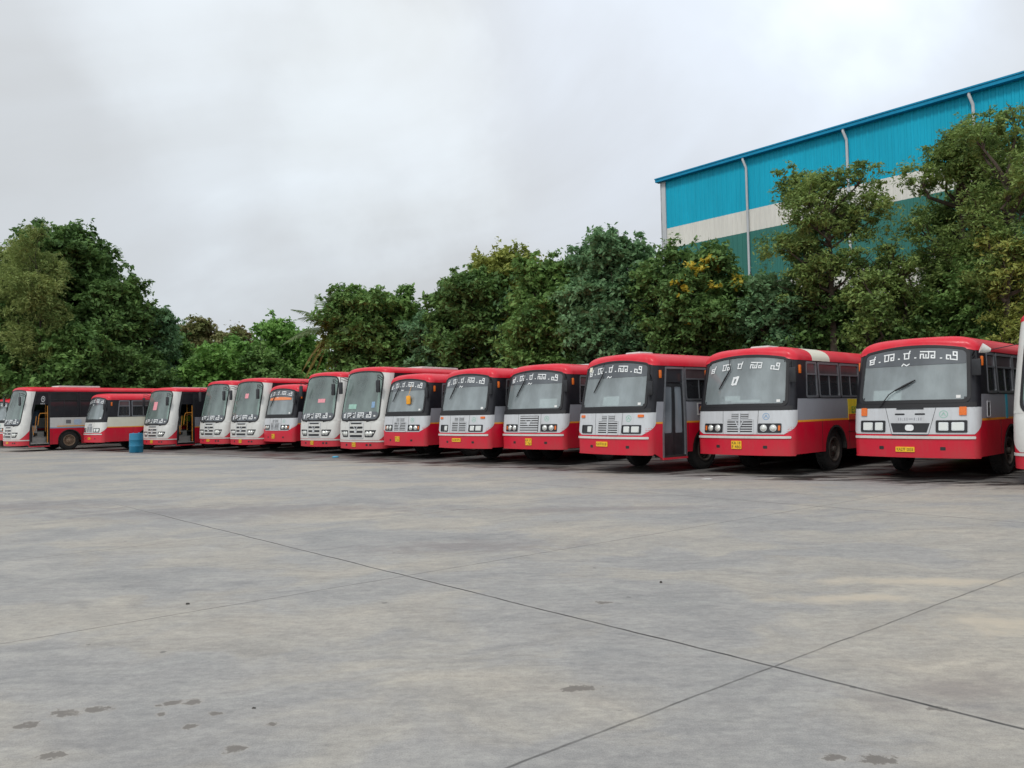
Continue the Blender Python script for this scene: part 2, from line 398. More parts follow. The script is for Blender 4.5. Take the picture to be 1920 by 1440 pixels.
WH = {False: (2.42, 8.3), True: (2.55, 8.9)}
def build_body(S, opt):
    """paint shell: open wheel arches, window openings, door opening"""
    T = S.tall; wf, wr = WH[T]; ar = .60
    door = opt.get('door'); dy = opt.get('doory', (.62, 1.52))
    wins = windows(S, opt)
    ys = {S.Y0, S.Len}
    for a, b in wins[1]+wins[-1]: ys |= {a, b}
    if door: ys |= set(dy)
    for wc in (wf, wr):
        for k in range(13): ys.add(round(wc - ar*math.cos(math.pi*k/12), 4))
    y = S.Y0
    while y < S.Len: ys.add(round(y, 3)); y += .5
    ys = sorted(ys); yy = [ys[0]]
    for q in ys[1:]:
        if q-yy[-1] > .012: yy.append(q)
    side = [S.sy(q) for q in yy]
    fr = [i/16*S.S1 for i in range(0, 17)] + [S.S1+S.L*i/6 for i in range(1, 6)]
    ws_s = opt['ws_s']; fr = sorted(set(fr) | {ws_s})
    pos = fr + side
    cols = [-q for q in reversed(pos[1:])] + pos
    zline = opt.get('zline', 1.24); zsil = opt['zsil']
    def zlow(sv):
        a = abs(sv)
        if a < S.S2: return S.zb + .02*(a/S.S2)**2
        y = S.Y0+a-S.S2
        for wc in (wf, wr):
            d = abs(y-wc)
            if d < ar: zz = .52+math.sqrt(ar*ar-d*d)*.98; return max(S.zb+.02, (zz+.14)/1.099 if T else zz)
        if door and sv > 0 and dy[0]-.02 <= y <= dy[1]+.02: return .34
        return S.zb + .03
    lowrows = [(0, k/5) for k in range(5)]
    zl = [zline, zline+.045, zsil]
    ups = [zsil] + sorted(set([opt['wz'][0], opt['wz'][1], opt['ws_z0']]) )
    rows = [('l', k/5) for k in range(5)] + [('z', z) for z in sorted(set([zline-.03*0, zline+.045, S.zbelt]))]
    frac = lambda z: (z-S.zbelt)/(S.zs-S.zbelt)
    upz = sorted(set([z for z in [opt['wz'][0], opt['wz'][1], opt['ws_z0'], zsil, opt['ws_z1']] + [S.zbelt+(S.zs-S.zbelt)*k/6 for k in range(1, 6)] if z > S.zbelt+.004]))
    uz = []
    for z in upz:
        if not uz or z-uz[-1] > .004: uz.append(z)
    rows += [('u', frac(z)) for z in uz] + [('u', 1.0)]
    def zof(r, sv):
        if r[0] == 'l': z0 = zlow(sv); return z0 + (zline-z0)*r[1]
        if r[0] == 'z': return r[1]
        return S.zbelt + (S.zt(sv)-S.zbelt)*r[1]
    nc = len(cols); V = []; Fc = []; Mi = []
    for r in rows:
        for sv in cols: V.append(S.pt(sv, zof(r, sv)))
    def keep(i, j):
        sv = (cols[j]+cols[j+1])/2; a = abs(sv); r0, r1 = rows[i], rows[i+1]
        zc_ = None
        if a < ws_s:
            if r0[0] != 'l' and r1[0] != 'l':
                zlo = r0[1] if r0[0] == 'z' else S.zbelt+(S.zs-S.zbelt)*r0[1]; zhi = r1[1] if r1[0] == 'z' else S.zbelt+(S.zs-S.zbelt)*r1[1]
                if zlo >= opt['ws_z0']-.003 and zhi <= opt['ws_z1']+.003: return -1
        if a > S.S2:
            y = S.Y0+a-S.S2
            zlo = zof(r0, sv); zhi = zof(r1, sv)
            if door and sv > 0 and dy[0] < y < dy[1] and zhi <= opt['wz'][1]+.003: return -1
            for (w0, w1) in wins[1 if sv > 0 else -1]:
                if w0-.002 < y < w1+.002 and zlo >= opt['wz'][0]-.003 and zhi <= opt['wz'][1]+.003: return -1
            if r0[0] == 'l': return 0
            if zhi <= zline+.05: return 1
            if zhi <= zsil+.003: return 2
            return 3
        if r0[0] == 'l': return 0
        zlo = zof(r0, sv)
        if a > S.S1 and T: return 4 if zlo > zline else 0
        if r0[0] == 'z' and zlo < S.zbelt-.01: return 4
        return 3
    for i in range(len(rows)-1):
        for j in range(nc-1):
            m = keep(i, j)
            if m >= 0: Fc.append((i*nc+j, i*nc+j+1, (i+1)*nc+j+1, (i+1)*nc+j)); Mi.append(m)
        m = keep(i, nc-2); m = m if m >= 0 else 3
        Fc.append((i*nc+nc-1, i*nc, (i+1)*nc, (i+1)*nc+nc-1)); Mi.append(m)
    mb = MB(); mb.v = V; mb.f = Fc; mb.m = Mi
    # arch lips
    for wc in (wf, wr):
        for sg in (-1, 1):
            g = []
            for k in range(17):
                t = math.pi*k/16; y = wc-ar*math.cos(t); z = max(S.mz(S.zb+.02), .52+ar*math.sin(t)*.98); x = S.Wz(z)
                y2 = wc-(ar-.045)*math.cos(t); z2 = max(S.mz(S.zb+.02), .52+(ar-.045)*math.sin(t)*.98)
                g.append([(sg*(x+.012), y, z), (sg*(x+.012), y2, z2), (sg*(x-.4), y2, z2)])
            mb.add([p for r in g for p in r], [(a*3+b, a*3+b+1, a*3+b+4, a*3+b+3) for a in range(16) for b in range(2)], 5)
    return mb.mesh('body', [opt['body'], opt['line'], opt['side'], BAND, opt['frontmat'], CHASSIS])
def windows(S, opt):
    d = {}
    for sg in (1, -1):
        l = []
        if S.tall: start = opt['doory'][1]+.06 if (opt.get('door') and sg > 0) else .95
        else: start = opt['doory'][1]+.07 if (opt.get('door') and sg > 0) else 1.62
        if not S.tall and not (opt.get('door') and sg > 0): l.append((.86, 1.50))
        y = start; wd = 1.22 if not S.tall else 1.5
        while y+wd < S.Len-.35: l.append((round(y, 3), round(y+wd-.1, 3))); y += wd
        d[sg] = l
    return d
def build_roof(S, creampatch=None, mat=None):
    wf, wr = WH[S.tall]
    sides = [S.S2 + (S.Len-S.Y0)*i/22 for i in range(0, 23)]
    pos = [S.S1*i/12 for i in range(13)]+[S.S1+S.L*i/5 for i in range(1, 5)]+sides
    cols = [-q for q in reversed(pos[1:])]+pos; nc = len(cols)
    vs = []; vr = [0, .06, .13, .2, .3, .4, .5, .6, .7, .8, .88, .94, .975, 1.0]
    V = []
    for sv in cols:      # drip lip below the cant rail
        V.append(S.off(sv, S.zt(sv)-.035, .012))
    for v in vr:
        for sv in cols: V.append(S.roofpt(sv, v))
    F = []; Mi = []
    for i in range(len(vr)):
        for j in range(nc-1):
            F.append((i*nc+j, i*nc+j+1, (i+1)*nc+j+1, (i+1)*nc+j))
            y = abs((cols[j]+cols[j+1])/2)-S.S2+S.Y0
            Mi.append(1 if creampatch and creampatch[0] < y < creampatch[1] and abs(cols[j]) > S.S2-.01 else 0)
        F.append((i*nc+nc-1, i*nc, (i+1)*nc, (i+1)*nc+nc-1)); Mi.append(0)
    mb = MB(); mb.v = V; mb.f = F; mb.m = Mi
    return mb.mesh('roof', [mat or ROOF_RED, CREAM], ang=50)

_mc = {}
def cached(key, fn):
    if key not in _mc: _mc[key] = fn()
    return _mc[key]
TALL, OLD = Shell(True), Shell(False)

def wheel_mesh(kind, tan):
    mb = MB()
    if kind == 'tyre':
        mb.lathe([(-.13, .30), (-.145, .38), (-.14, .46), (-.11, .505), (-.06, .515), (.06, .515), (.11, .505), (.14, .46), (.145, .38), (.13, .30)], 36)
        for k in range(36):      # tread blocks
            t = 2*math.pi*k/36; c, s_ = math.cos(t), math.sin(t)
            for x0 in (-.10, .02):
                mb.add([(x0+dx, (.505+dr)*math.cos(t+dt), (.505+dr)*math.sin(t+dt)) for dr in (0, .02) for dx in (0, .08) for dt in (0, .11)], [(4,5,7,6),(0,1,5,4),(2,6,7,3),(0,4,6,2),(1,3,7,5)])
        return mb.mesh('tyre', TYRE)
    mb.lathe([(.13, .31), (.15, .30), (.15, .275), (.05, .25), (.03, .17), (.09, .15), (.10, .08), (.16, .07), (.17, .0)], 32)
    for k in range(8):
        t = 2*math.pi*k/8; mb.tube([(.05, .2*math.cos(t), .2*math.sin(t)), (.10, .2*math.cos(t), .2*math.sin(t))], .018, 6)
    return mb.mesh('rim', RIM_TAN if tan else RIM)

def seat_mesh():
    mb = MB()
    mb.rbox((0, 0, .42), (.95, .42, .12), .03); mb.rbox((0, .22, .78), (.95, .10, .62), .03, rot=Matrix.Rotation(R_(-10), 4, 'X'))
    mb.box(-.4, -.36, -.1, .15, 0, .38); mb.box(.36, .4, -.1, .15, 0, .38)
    mb.tube([(-.42, .28, 1.02), (-.42, .30, 1.14), (.42, .30, 1.14), (.42, .28, 1.02)], .016, 6)
    return mb.mesh('bench_seat', SEATM)

def window_meshes(S, sg, a, b, z0, z1, style):
    s0, s1 = S.sy(a), S.sy(b)
    if sg < 0: s0, s1 = -s1, -s0
    f = MB()
    ring(f, S, (s0-.02, s1+.02, z0-.02, z1+.02, .05), (s0+.03, s1-.03, z0+.03, z1-.03, .04), .010, .03, deep=-.03)
    zr = z0+(z1-z0)*(.66 if not S.tall else .70)
    patch(f, S, s0+.025, s1-.025, zr-.018, zr+.018, .008, thick=.03)
    if b-a > .8: patch(f, S, (s0+s1)/2-.014, (s0+s1)/2+.014, z0+.02, zr, .006, thick=.02)
    fm = f.mesh('window', STEEL if style == 'old' else BLACKP)
    g = MB(); patch(g, S, s0+.025, (s0+s1)/2+.01 if b-a > .8 else s1-.025, z0+.025, zr, -.012, thick=.004)
    if b-a > .8: patch(g, S, (s0+s1)/2-.01, s1-.025, z0+.025, zr, -.022, thick=.004)
    patch(g, S, s0+.025, s1-.025, zr, z1-.025, -.014, mi=1, thick=.004)
    gm = g.mesh('pane', [SIDE_GLASS if style == 'old' else DARK_GLASS, TOP_GLASS if style == 'old' else DARK_GLASS])
    return fm, gm

def make_bus(i, X, Y, head, tall, label, **k):
    S = TALL if tall else OLD
    root = bpy.data.objects.new('parked_bus', None); col.objects.link(root)
    tag(root, label, 'bus', 'red and white buses parked side by side')
    root.location = (X, Y, 0); root.rotation_euler = (0, 0, -R_(head)); sc = k.get('scale', 1.0); root.scale = (k.get('sx', 1), 1, sc)
    P = lambda name, mb, mats, par=None, **q: link(name, mb if isinstance(mb, bpy.types.Mesh) else mb.mesh(name, mats, **q), par or root)
    door = k.get('door'); style = 'tall' if tall else 'old'
    frontmat = {'silver': SILVER, 'white': WHITE, 'cream': WHITE}[k.get('front', 'white' if tall else 'silver')]
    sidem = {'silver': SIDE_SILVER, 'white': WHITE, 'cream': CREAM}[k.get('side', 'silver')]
    redm = RED_FADED if k.get('faded') else RED
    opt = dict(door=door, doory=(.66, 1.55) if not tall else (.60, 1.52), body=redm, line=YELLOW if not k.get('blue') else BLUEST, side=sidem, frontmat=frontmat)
    if tall: opt.update(ws_s=.86, ws_z0=1.42, ws_z1=2.95, wz=(1.78, 2.93), zline=1.20, zsil=1.72)
    else: opt.update(ws_s=1.0, ws_z0=1.64, ws_z1=2.64, wz=(1.80, 2.61), zline=1.22, zsil=1.76)
    key = (tall, bool(door), k.get('front'), k.get('side'), k.get('faded'), k.get('blue'))
    body = P('body', cached(('body',)+key, lambda: build_body(S, opt)), None)
    rf = P('roof', cached(('roof', tall, k.get('patch'), k.get('faded')), lambda: build_roof(S, k.get('patch'))), None)
    def seams():
        mb = MB(); wf, wr = WH[tall]
        for sg in (-1, 1):
            for y in [1.66, 3.2, 4.5, 5.8, 7.1, 9.3, 10.4]:
                if abs(y-wf) > .62 and abs(y-wr) > .62: stroke(mb, S, [(sg*S.sy(y), S.zb+.06), (sg*S.sy(y), opt['zline'])], .008, .004)
            stroke(mb, S, [(sg*S.sy(3.1), .92), (sg*S.sy(wr-.7), .92)], .008, .004); stroke(mb, S, [(sg*S.sy(wr+.7), .92), (sg*S.sy(S.Len-.1), .92)], .008, .004)
        return mb.mesh('panel_seams', INK)
    P('panel_seams', cached(('seam', tall), seams), body)
    # roof vents and seams
    for vy, kind in k.get('vents', [(3.2, 0)]):
        mb = MB(); mb.rbox((0, vy, S.mz(S.H)+.02), (.95 if kind else .5, 2.2 if kind else .55, .14 if kind else .10), .04); P('roof_vent', mb, WHITE, rf)
    # window frames and panes
    for sg in (1, -1):
        for q, (a, b) in enumerate(windows(S, opt)[sg]):
            fm, gm = cached(('win', tall, sg, a, b), lambda: window_meshes(S, sg, a, b, opt['wz'][0], opt['wz'][1], style))
            wo = P('window', fm, None); P('pane', gm, None, wo)
    # underbody, floor, interior
    def und():
        mb = MB(); wf, wr = WH[tall]
        mb.box(-.45, -.33, .35, S.Len-.3, .55, .85); mb.box(.33, .45, .35, S.Len-.3, .55, .85)
        mb.box(-S.W+.06, S.W-.06, 1.62, S.Len-.12, .96, 1.02); mb.box(-S.W+.06, .45, .45, 1.62, .96, 1.02)
        for y in (1.0, 2.42, 4, 5.6, 7.2, 8.6, 10): mb.box(-1.0, 1.0, y-.05, y+.05, .8, .95)
        for y in (wf, wr): mb.tube([(-.95, y, .5), (.95, y, .5)], .08, 8)
        mb.rbox((0, 1.2, .78), (.8, 1.2, .6), .08); mb.rbox((-.8, 5.0, .65), (.6, 1.1, .5), .05); mb.rbox((.8, 4.2, .65), (.5, .9, .45), .05)
        mb.tube([(.2, 2, .55), (.2, 8.2, .5)], .05, 8); mb.rbox((0, wr, .52), (.36, .4, .36), .1)
        return mb.mesh('chassis', CHASSIS)
    P('chassis', cached(('und', tall), und), None)
    ty = cached('tyre', lambda: wheel_mesh('tyre', 0)); rm = cached(('rim', k.get('tan')), lambda: wheel_mesh('rim', k.get('tan')))
    wf, wr = WH[tall]
    for sg in (-1, 1):
        for wy in (wf, wr):
            wo = link('wheel', None, root, (sg*(S.W-.20), wy, .515)); wo.rotation_euler = (R_(random.uniform(0, 90)), 0, 0 if sg > 0 else math.pi)
            link('tyre', ty, wo); link('rim', rm, wo)
            if wy == wr: link('tyre', ty, wo, (-.31, 0, 0))
    def ceil():
        mb = MB(); mb.box(-S.W+.12, S.W-.12, 1.05, S.Len-.3, S.mz(S.zs)-.03, S.mz(S.zs)); return mb.mesh('ceiling', CEIL)
    P('ceiling', cached(('ceil', tall), ceil), None)
    def dash():
        mb = MB(); z = 1.5 if not tall else 1.32
        g = [[(S.off(s_*1.05, z-.1, -.05)), (S.off(s_*1.05, z, -.07)), Vector((s_*1.02, .72, z+.02)), Vector((s_*1.0, .74, 1.0))] for s_ in [q/8 for q in range(-8, 9)]]
        mb.add([p for r in g for p in r], [(a*4+b, a*4+b+1, a*4+b+5, a*4+b+4) for a in range(16) for b in range(3)])
        return mb.mesh('dashboard', DASH)
    P('dashboard', cached(('dash', tall), dash), None)
    sm = cached('seat', seat_mesh)
    def swm():
        mb = MB(); n = 20; pts = [(-.62+.23*math.cos(t*2*math.pi/n), .86+.10*math.sin(t*2*math.pi/n), 1.66+.21*math.sin(t*2*math.pi/n)) for t in range(n+1)]
        mb.tube(pts, .016, 6, cap=False); mb.tube([(-.62, .8, 1.4), (-.62, .86, 1.66)], .03, 6); mb.tube([pts[0], (-.62, .86, 1.66), pts[10]], .012, 5)
        return mb.mesh('steering_wheel', BLACKP)
    P('steering_wheel', cached('sw', swm), None)
    link('bench_seat', sm, root, (-.6, 1.35, 1.02)).scale = (.6, 1, 1)
    for q in range(10 if not tall else 10):
        for sx in (-.68, .68):
            yy = 2.7+q*.78
            if yy < S.Len-.5: link('bench_seat', sm, root, (sx, yy, 1.02))
    if k.get('pole', True):
        mb = MB(); mb.tube([(.45, 1.65, 1.0), (.45, 1.65, S.mz(S.zs)-.02)], .018, 8); mb.tube([(.45, 1.65, 1.9), (.75, 1.65, 1.9), (.98, 1.62, 1.75)], .016, 8)
        P('handrail', mb, RAIL)

    # ---------- front
    if not tall: front_old(S, P, root, k, opt, body, frontmat)
    else: front_tall(S, P, root, k, opt, body, frontmat)
    # ---------- door
    if door:
        y0, y1 = opt['doory']; zt = opt['wz'][1]
        mb = MB(); s0, s1 = S.sy(y0), S.sy(y1)
        x = S.Wz(1.0)
        ring(mb, S, (s0-.03, s1+.03, .36, zt+.02, .03), (s0+.03, s1-.03, .42, zt-.03, .03), .014, .05, deep=-.08)
        fr = P('door_frame', mb, STEEL if door == 'closed' else BLACKP)
        st = MB()
        st.box(x-.02-.28, x+.01, y0+.02, y1-.02, .38, .43); st.box(x-.34, x-.3, y0+.02, y1-.02, .43, .72); st.box(x-.62, x-.3, y0+.02, y1-.02, .70, .74); st.box(x-.66, x-.62, y0+.02, y1-.02, .74, 1.02)
        if door == 'open': st.box(x-.5, x-.46, y0+.06, y0+.5, .43, 1.35)
        P('door_steps', st, TREAD if door == 'open' else CHASSIS)
        sill = MB(); patch(sill, S, s0-.03, s1+.03, .33, .38, .03, thick=.12); P('door_sill', sill, redm)
        if door == 'closed':
            for a, b in ((s0+.03, (s0+s1)/2-.005), ((s0+s1)/2+.005, s1-.03)):
                lf = MB(); ring(lf, S, (a, b, .43, 2.22, .02), (a+.06, b-.06, .98, 2.14, .03), -.03, .03, deep=-.05); 
                patch(lf, S, a+.01, b-.01, .45, .97, -.03, thick=.02)
                lo = P('door', lf, BLACKP); gg = MB(); patch(gg, S, a+.05, b-.05, .97, 2.15, -.045, thick=.004); P('pane', gg, TAPED, lo)
            hh = MB(); hh.tube([S.off(s1-.22, 1.95, -.09), S.off(s1-.22, 1.15, -.09)], .02, 8); hh.tube([S.off(s1-.42, 1.5, -.09), S.off(s1-.24, 1.15, -.09)], .014, 8); P('handrail', hh, RAIL)
            tp = MB(); patch(tp, S, s0+.03, s1-.03, 2.24, zt-.03, -.02, thick=.02); P('door_header', tp, DARK_GLASS)
        else:
            hh = MB()
            hh.tube([S.off(s1-.06, 2.3, -.06), S.off(s1-.06, .5, -.06)], .02, 8)
            hh.tube([S.off(s1-.07, 1.95, -.08), S.off(s0+.45, 1.93, -.1), S.off(s0+.40, 1.8, -.1), S.off(s0+.40, 1.35, -.12)], .018, 8)
            hh.tube([S.off(s0+.28, 1.8, -.16), S.off(s0+.28, 1.1, -.16)], .018, 8)
            hh.tube([S.off(s0+.12, 1.3, -.05), S.off(s0+.22, .9, -.12)], .018, 8)
            P('handrail', hh, RAIL)
            lf = MB(); lf.box(x-.52, x-.04, y0+.04, y0+.075, .5, 2.3); lf.box(x-.5, x-.05, y0+.09, y0+.12, .5, 2.3); P('door', lf, BLACKP)
            tp = MB(); patch(tp, S, s0+.03, s1-.03, 2.36 if tall else 2.3, zt-.03, -.01, thick=.02); P('door_header', tp, BAND)
    return root, S, P

def plate(P, S, sc, zc, w_, h, lines):
    mb = MB(); patch(mb, S, sc-w_/2, sc+w_/2, zc-h/2, zc+h/2, .02, r=.01, thick=.02)
    pl = P('number_plate', mb, PLATE)
    tx = MB()
    for q, ln in enumerate(lines):
        text(tx, S, ln, sc, zc+(h*.24*(1-2*q) if len(lines) > 1 else 0), w_*.86, h*(.36 if len(lines) > 1 else .6), .0225)
    P('plate_lettering', tx, INK, pl)
def lamp(P, S, kind, sg, s0, s1, z0, z1, orange=True, single=False):
    a, b = (s0, s1) if sg > 0 else (-s1, -s0)
    mb = MB()
    if kind == 'slant':
        A = lambda z: a + (0.0 if sg > 0 else .16*(z1-z)/(z1-z0)*1.0)
        Bf = lambda z: b - (.16*(z1-z)/(z1-z0) if sg > 0 else 0)
        patch(mb, S, a, b, z0, z1, .012, r=.03, sl=A, sr=Bf)
    else: 
        patch(mb, S, a, b, z0, z1, .012, r=.02, thick=.01); ring(mb, S, (a, b, z0, z1, .03), (a+.025, b-.025, z0+.022, z1-.022, .02), .022, .03)
    h = P('headlight', mb, BLACKP)
    zc = (z0+z1)/2; wd = b-a; hh = (z1-z0)
    inner, outer = (a, b) if sg > 0 else (b, a)
    pos = [inner+sg*wd*(.25 if kind != 'slant' else .22), inner+sg*wd*(.66 if kind == 'round' else .5 if kind == 'slant' else .70)]
    if single: pos = pos[:1] if sg > 0 else pos[:1]
    lz = MB(); rr = MB()
    for q, p in enumerate(pos):
        if kind in ('round', 'slant'):
            r = hh*.33 if kind == 'round' else hh*.33
            disc(rr, S, p, zc, r*1.12, .02, .02, n=24); disc(lz, S, p, zc, r, .022, .01, dome=.03, n=24)
        else:
            hw = wd*(.135 if q == 0 else .175) if not single else wd*.18
            patch(rr, S, p-hw-.012, p+hw+.012, zc-hh*.29-.012, zc+hh*.29+.012, .016, r=.02, thick=.015)
            patch(lz, S, p-hw, p+hw, zc-hh*.29, zc+hh*.29, .026, r=.035, thick=.012)
    P('lamp_ring', rr, CHROME, h); P('lamp', lz, LENS, h)
    if orange:
        oz = MB(); c = outer-sg*wd*.09; 
        if kind == 'slant': disc(oz, S, outer-sg*.13, zc+.03, .035, .022, .02, dome=.015)
        else: patch(oz, S, c-wd*.045, c+wd*.045, z0+.05, z1-.05, .022, r=.01)
        P('indicator', oz, ORANGE if kind != 'slant' else LENS, h)

def mirror(P, S, sg, sv, z, drop=.36, out=.22, ht=.34, wd=.17, shell=None):
    a = S.off(sg*sv, z, 0); n = (S.off(sg*sv, z, .1)-a).normalized(); b = a+n*out+Vector((0, 0, .03)); c = b+Vector((0, 0, -drop))
    mb = MB(); mb.tube([a, a+n*out*.6+Vector((0,0,.05)), b, b+Vector((0,0,-drop*.5))], .014, 6); mb.tube([a+Vector((0, 0, -.07)), a+n*out*.9+Vector((0,0,-.05))], .011, 6)
    m = P('mirror', mb, BLACKP)
    hb = MB(); hb.rbox(c, (wd, .06, ht), .025, rot=Matrix.Rotation(R_(0), 4, 'Z')); hb.tube([b, c], .012, 6); P('mirror_head', hb, shell or BLACKP, m)

def sticker(P, S, par, sv, z, w_, h, m, o=.006, name='sticker'):
    mb = MB(); patch(mb, S, sv-w_/2, sv+w_/2, z-h/2, z+h/2, o, thick=.003); return P(name, mb, m, par)

def front_old(S, P, root, k, opt, body, fm):
    A = .14
    # windscreen with seal
    g = MB(); patch(g, S, -1.06, 1.06, 1.65, 2.645, .0, r=.12, arch=A, thick=.006); ws = P('windscreen', g, WS_GLASS)
    sl = MB(); ring(sl, S, (-1.115, 1.115, 1.59, 2.69, .13), (-1.055, 1.055, 1.655, 2.638, .10), .018, .03, arch=A, deep=-.01); P('windscreen_seal', sl, RUBBER, ws)
    bb = MB(); patch(bb, S, -1.22, 1.22, 1.50, 1.60, .012, r=.01); 
    if k.get('thin_band'): pass
    P('scuttle_band', bb, RUBBER)
    if k.get('sunband', True):
        sb = MB(); patch(sb, S, -1.05, 1.05, 2.40, 2.635, .008, r=.03, arch=.14, thick=.005); P('sun_band', sb, WS_BAND, ws)
    # pillar lining at the sides
    lt = MB(); kannada(lt, S, -.95, .90, 2.555-.145 if not k.get('spaced') else 2.37, k.get('lh', .142), arch=.14, dots=not k.get('spaced'), wd=k.get('lw', .17), o=.016, slant=0 if not k.get('spaced') else .15)
    P('lettering', lt, LETTER, ws)
    # small writing below the letters
    sm = MB()
    if k.get('spaced'):
        stroke(sm, S, [(-.27, 2.14), (-.23, 2.28), (-.12, 2.30), (-.17, 2.14), (-.25, 2.13)], .05, .012)
    else: stroke(sm, S, [(-.2, 2.40), (-.17, 2.44), (-.1, 2.40), (-.05, 2.43)], .022, .012)
    P('lettering', sm, LETTER, ws)
    # front metal panel with a swept lower corner
    zl, zu = .95, 1.50
    def edge(z):
        if z >= 1.235: return S.S2+.02
        t = (1.235-z)/(1.235-zl); return S.S2+.02 - k.get('sweep', .30)*t**1.6
    fp = MB(); patch(fp, S, -1, 1, zl, zu, .006, sl=lambda z: -edge(z), sr=edge, ns=40, nzr=12); fpo = P('front_panel', fp, fm)
    if k.get('stripe', True):
        st = MB(); patch(st, S, -1.2, 1.2, .855, .91, .022, r=.02, thick=.02, ns=30); P('bumper_strip', st, WHITE)
    # panel gaps
    pg = MB()
    for q in (-1, 1): stroke(pg, S, [(q*.50, 1.495), (q*.37, .96)] if k['grille'] == 'mask' else [(q*(.46 if k['grille'] != 'wide' else .44), 1.495), (q*(.44 if k['grille'] != 'wide' else .44), .96)], .008, .009)
    P('panel_gap', pg, INK, fpo)
    # bumper holes
    bh = MB()
    for q in (-.60, .62): patch(bh, S, q-.05, q+.05, .62, .69, .003, r=.015); 
    P('towing_hole', bh, INK, body)
    bs = MB(); stroke(bs, S, [(-1.3, .47), (1.3, .47)], .02, .012); P('bumper_edge', bs, k and RED, body)
    # grille
    gk = k['grille']; gb = MB(); gs = MB()
    if gk == 'mask':
        patch(gb, S, -.38, .38, .985, 1.18, .010, sl=lambda z: -.33-.06*(z-.98)/.2, sr=lambda z: .33+.06*(z-.98)/.2)
        for q in (-1, 1):
            patch(gb, S, q*.2-.1, q*.2+.1, 1.35, 1.385, .010, r=.017)
        patch(gb, S, -.27, .27, 1.465, 1.50, .012)
        patch(gb, S, -.36, .36, .93, .95, .012)
        gr = P('grille', gb, BLACKP); patch(gs, S, -.085, .085, 1.02, 1.145, .022, r=.05); P('emblem', gs, LETTER, gr)
        tt = MB(); text(tt, S, 'II:II=I:II', .0, 1.265, .46, .06, .009); P('raised_lettering', tt, SIDE_SILVER, fpo)
    elif gk == 'wide':
        patch(gb, S, -.36, .36, .97, 1.45, .008)
        for q in range(7):
            z = .99+q*.07; patch(gs, S, -.345, .345, z-.02, z+.02, .022, r=.008, thick=.014)
        stroke(gs, S, [(-.1, 1.30), (0, 1.17), (.1, 1.30)], .03, .032); patch(gs, S, -.06, .06, 1.17, 1.27, .032, r=.04)
        gr = P('grille', gb, INK); P('grille_bars', gs, SILVER, gr)
    else:
        patch(gb, S, -.33, .33, .965, 1.29, .008); patch(gb, S, -.22, .22, 1.32, 1.44, .008)
        for q in range(6):
            z = .985+q*.056
            for e_ in (-1, 1): patch(gs, S, min(e_*.03, e_*.325), max(e_*.03, e_*.325), z-.013, z+.013, .02, r=.006, thick=.012)
        for z in (1.345, 1.385, 1.425):
            for e_ in (-1, 1): patch(gs, S, min(e_*.03, e_*.22), max(e_*.03, e_*.22), z-.010, z+.010, .02, r=.005, thick=.012)
        patch(gs, S, -.022, .022, .96, 1.45, .026, thick=.018)
        if k.get('vee', True): stroke(gs, S, [(-.09, 1.24), (0, 1.08), (.09, 1.24)], .025, .034)
        ring(gs, S, (-.35, .35, .95, 1.31, .02), (-.325, .325, .972, 1.29, .01), .02, .014)
        gr = P('grille', gb, INK); P('grille_bars', gs, SILVER, gr)
    # headlights
    hk = k.get('lamps', 'round')
    w0, w1 = {'round': (.46, .99), 'rect': (.50, 1.06), 'square': (.46, 1.0)}[hk]
    if hk == 'round': lamp(P, S, 'round', 1, w0, w1, .985, 1.20, orange=True); lamp(P, S, 'round', -1, w0, w1, .985, 1.20, orange=True)
    elif hk == 'rect': lamp(P, S, 'rect', 1, w0, w1, .985, 1.235, orange=False); lamp(P, S, 'rect', -1, w0, w1, .985, 1.235, orange=False)
    else: lamp(P, S, 'rect', 1, w0, w1, .985, 1.20, orange=False); lamp(P, S, 'rect', -1, w0+.1, w1, .985, 1.20, orange=False, single=True)
    if k.get('marker'):
        for q in (1, -1):
            mk = MB(); w_, h_ = k['marker']; patch(mk, S, q*.98-w_/2, q*.98+w_/2, 1.42-h_/2, 1.42+h_/2, .03, r=.015, thick=.03); P('indicator', mk, ORANGE)
    # upper corner lamps
    for q in (1, -1):
        ul = MB(); p = S.off(q*(S.S2+.03), 2.44, .02); ul.rbox(p, (.05, .07, .20), .02); P('corner_lamp', ul, ORANGE)
    # wiper
    wp = MB()
    if k.get('wiper', 'top') == 'top':
        a, b, c = (-.40, 2.78), (-.34, 2.50), (-.62, 2.02)
        wp.tube([S.off(*a, .03), S.off(a[0]+.02, 2.64, .05), S.off(*b, .05)], .010, 6); wp.tube([S.off(*b, .045), S.off((b[0]+c[0])/2, (b[1]+c[1])/2, .04), S.off(*c, .035)], [.014, .02, .012], 6)
    elif k.get('wiper') == 'low':
        wp.tube([S.off(-.62, 1.52, .04), S.off(-.42, 1.78, .06), S.off(-.28, 1.88, .055)], .011, 6); wp.tube([S.off(-.30, 1.865, .045), S.off(-.1, 1.97, .045), S.off(.10, 2.08, .035)], [.018, .026, .014], 6)
    P('wiper', wp, RUBBER, ws)
    mirror(P, S, 1, 1.16, 2.56 if not k.get('lowmirror') else 2.35, drop=.34, out=.24)
    # things behind the glass
    for (sv, z, w_, h_) in k.get('papers', [(.05, 1.74, .5, .10)]): sticker(P, S, ws, sv, z, w_, h_, PAPER, -.02, 'paper_notice')
    sticker(P, S, ws, .9, 1.72, .08, .06, PAPER, .004)
    if k.get('seal', True):
        st = MB(); z = 1.36; ring(st, S, (.56, .72, z-.08, z+.08, .078), (.575, .705, z-.065, z+.065, .063), .009, .003); stroke(st, S, [(.61, z-.02), (.64, z+.03), (.67, z-.02)], .02, .01); P('sticker', st, k.get('sealm', GREENST), fpo)
    plate(P, S, *k['plate'])

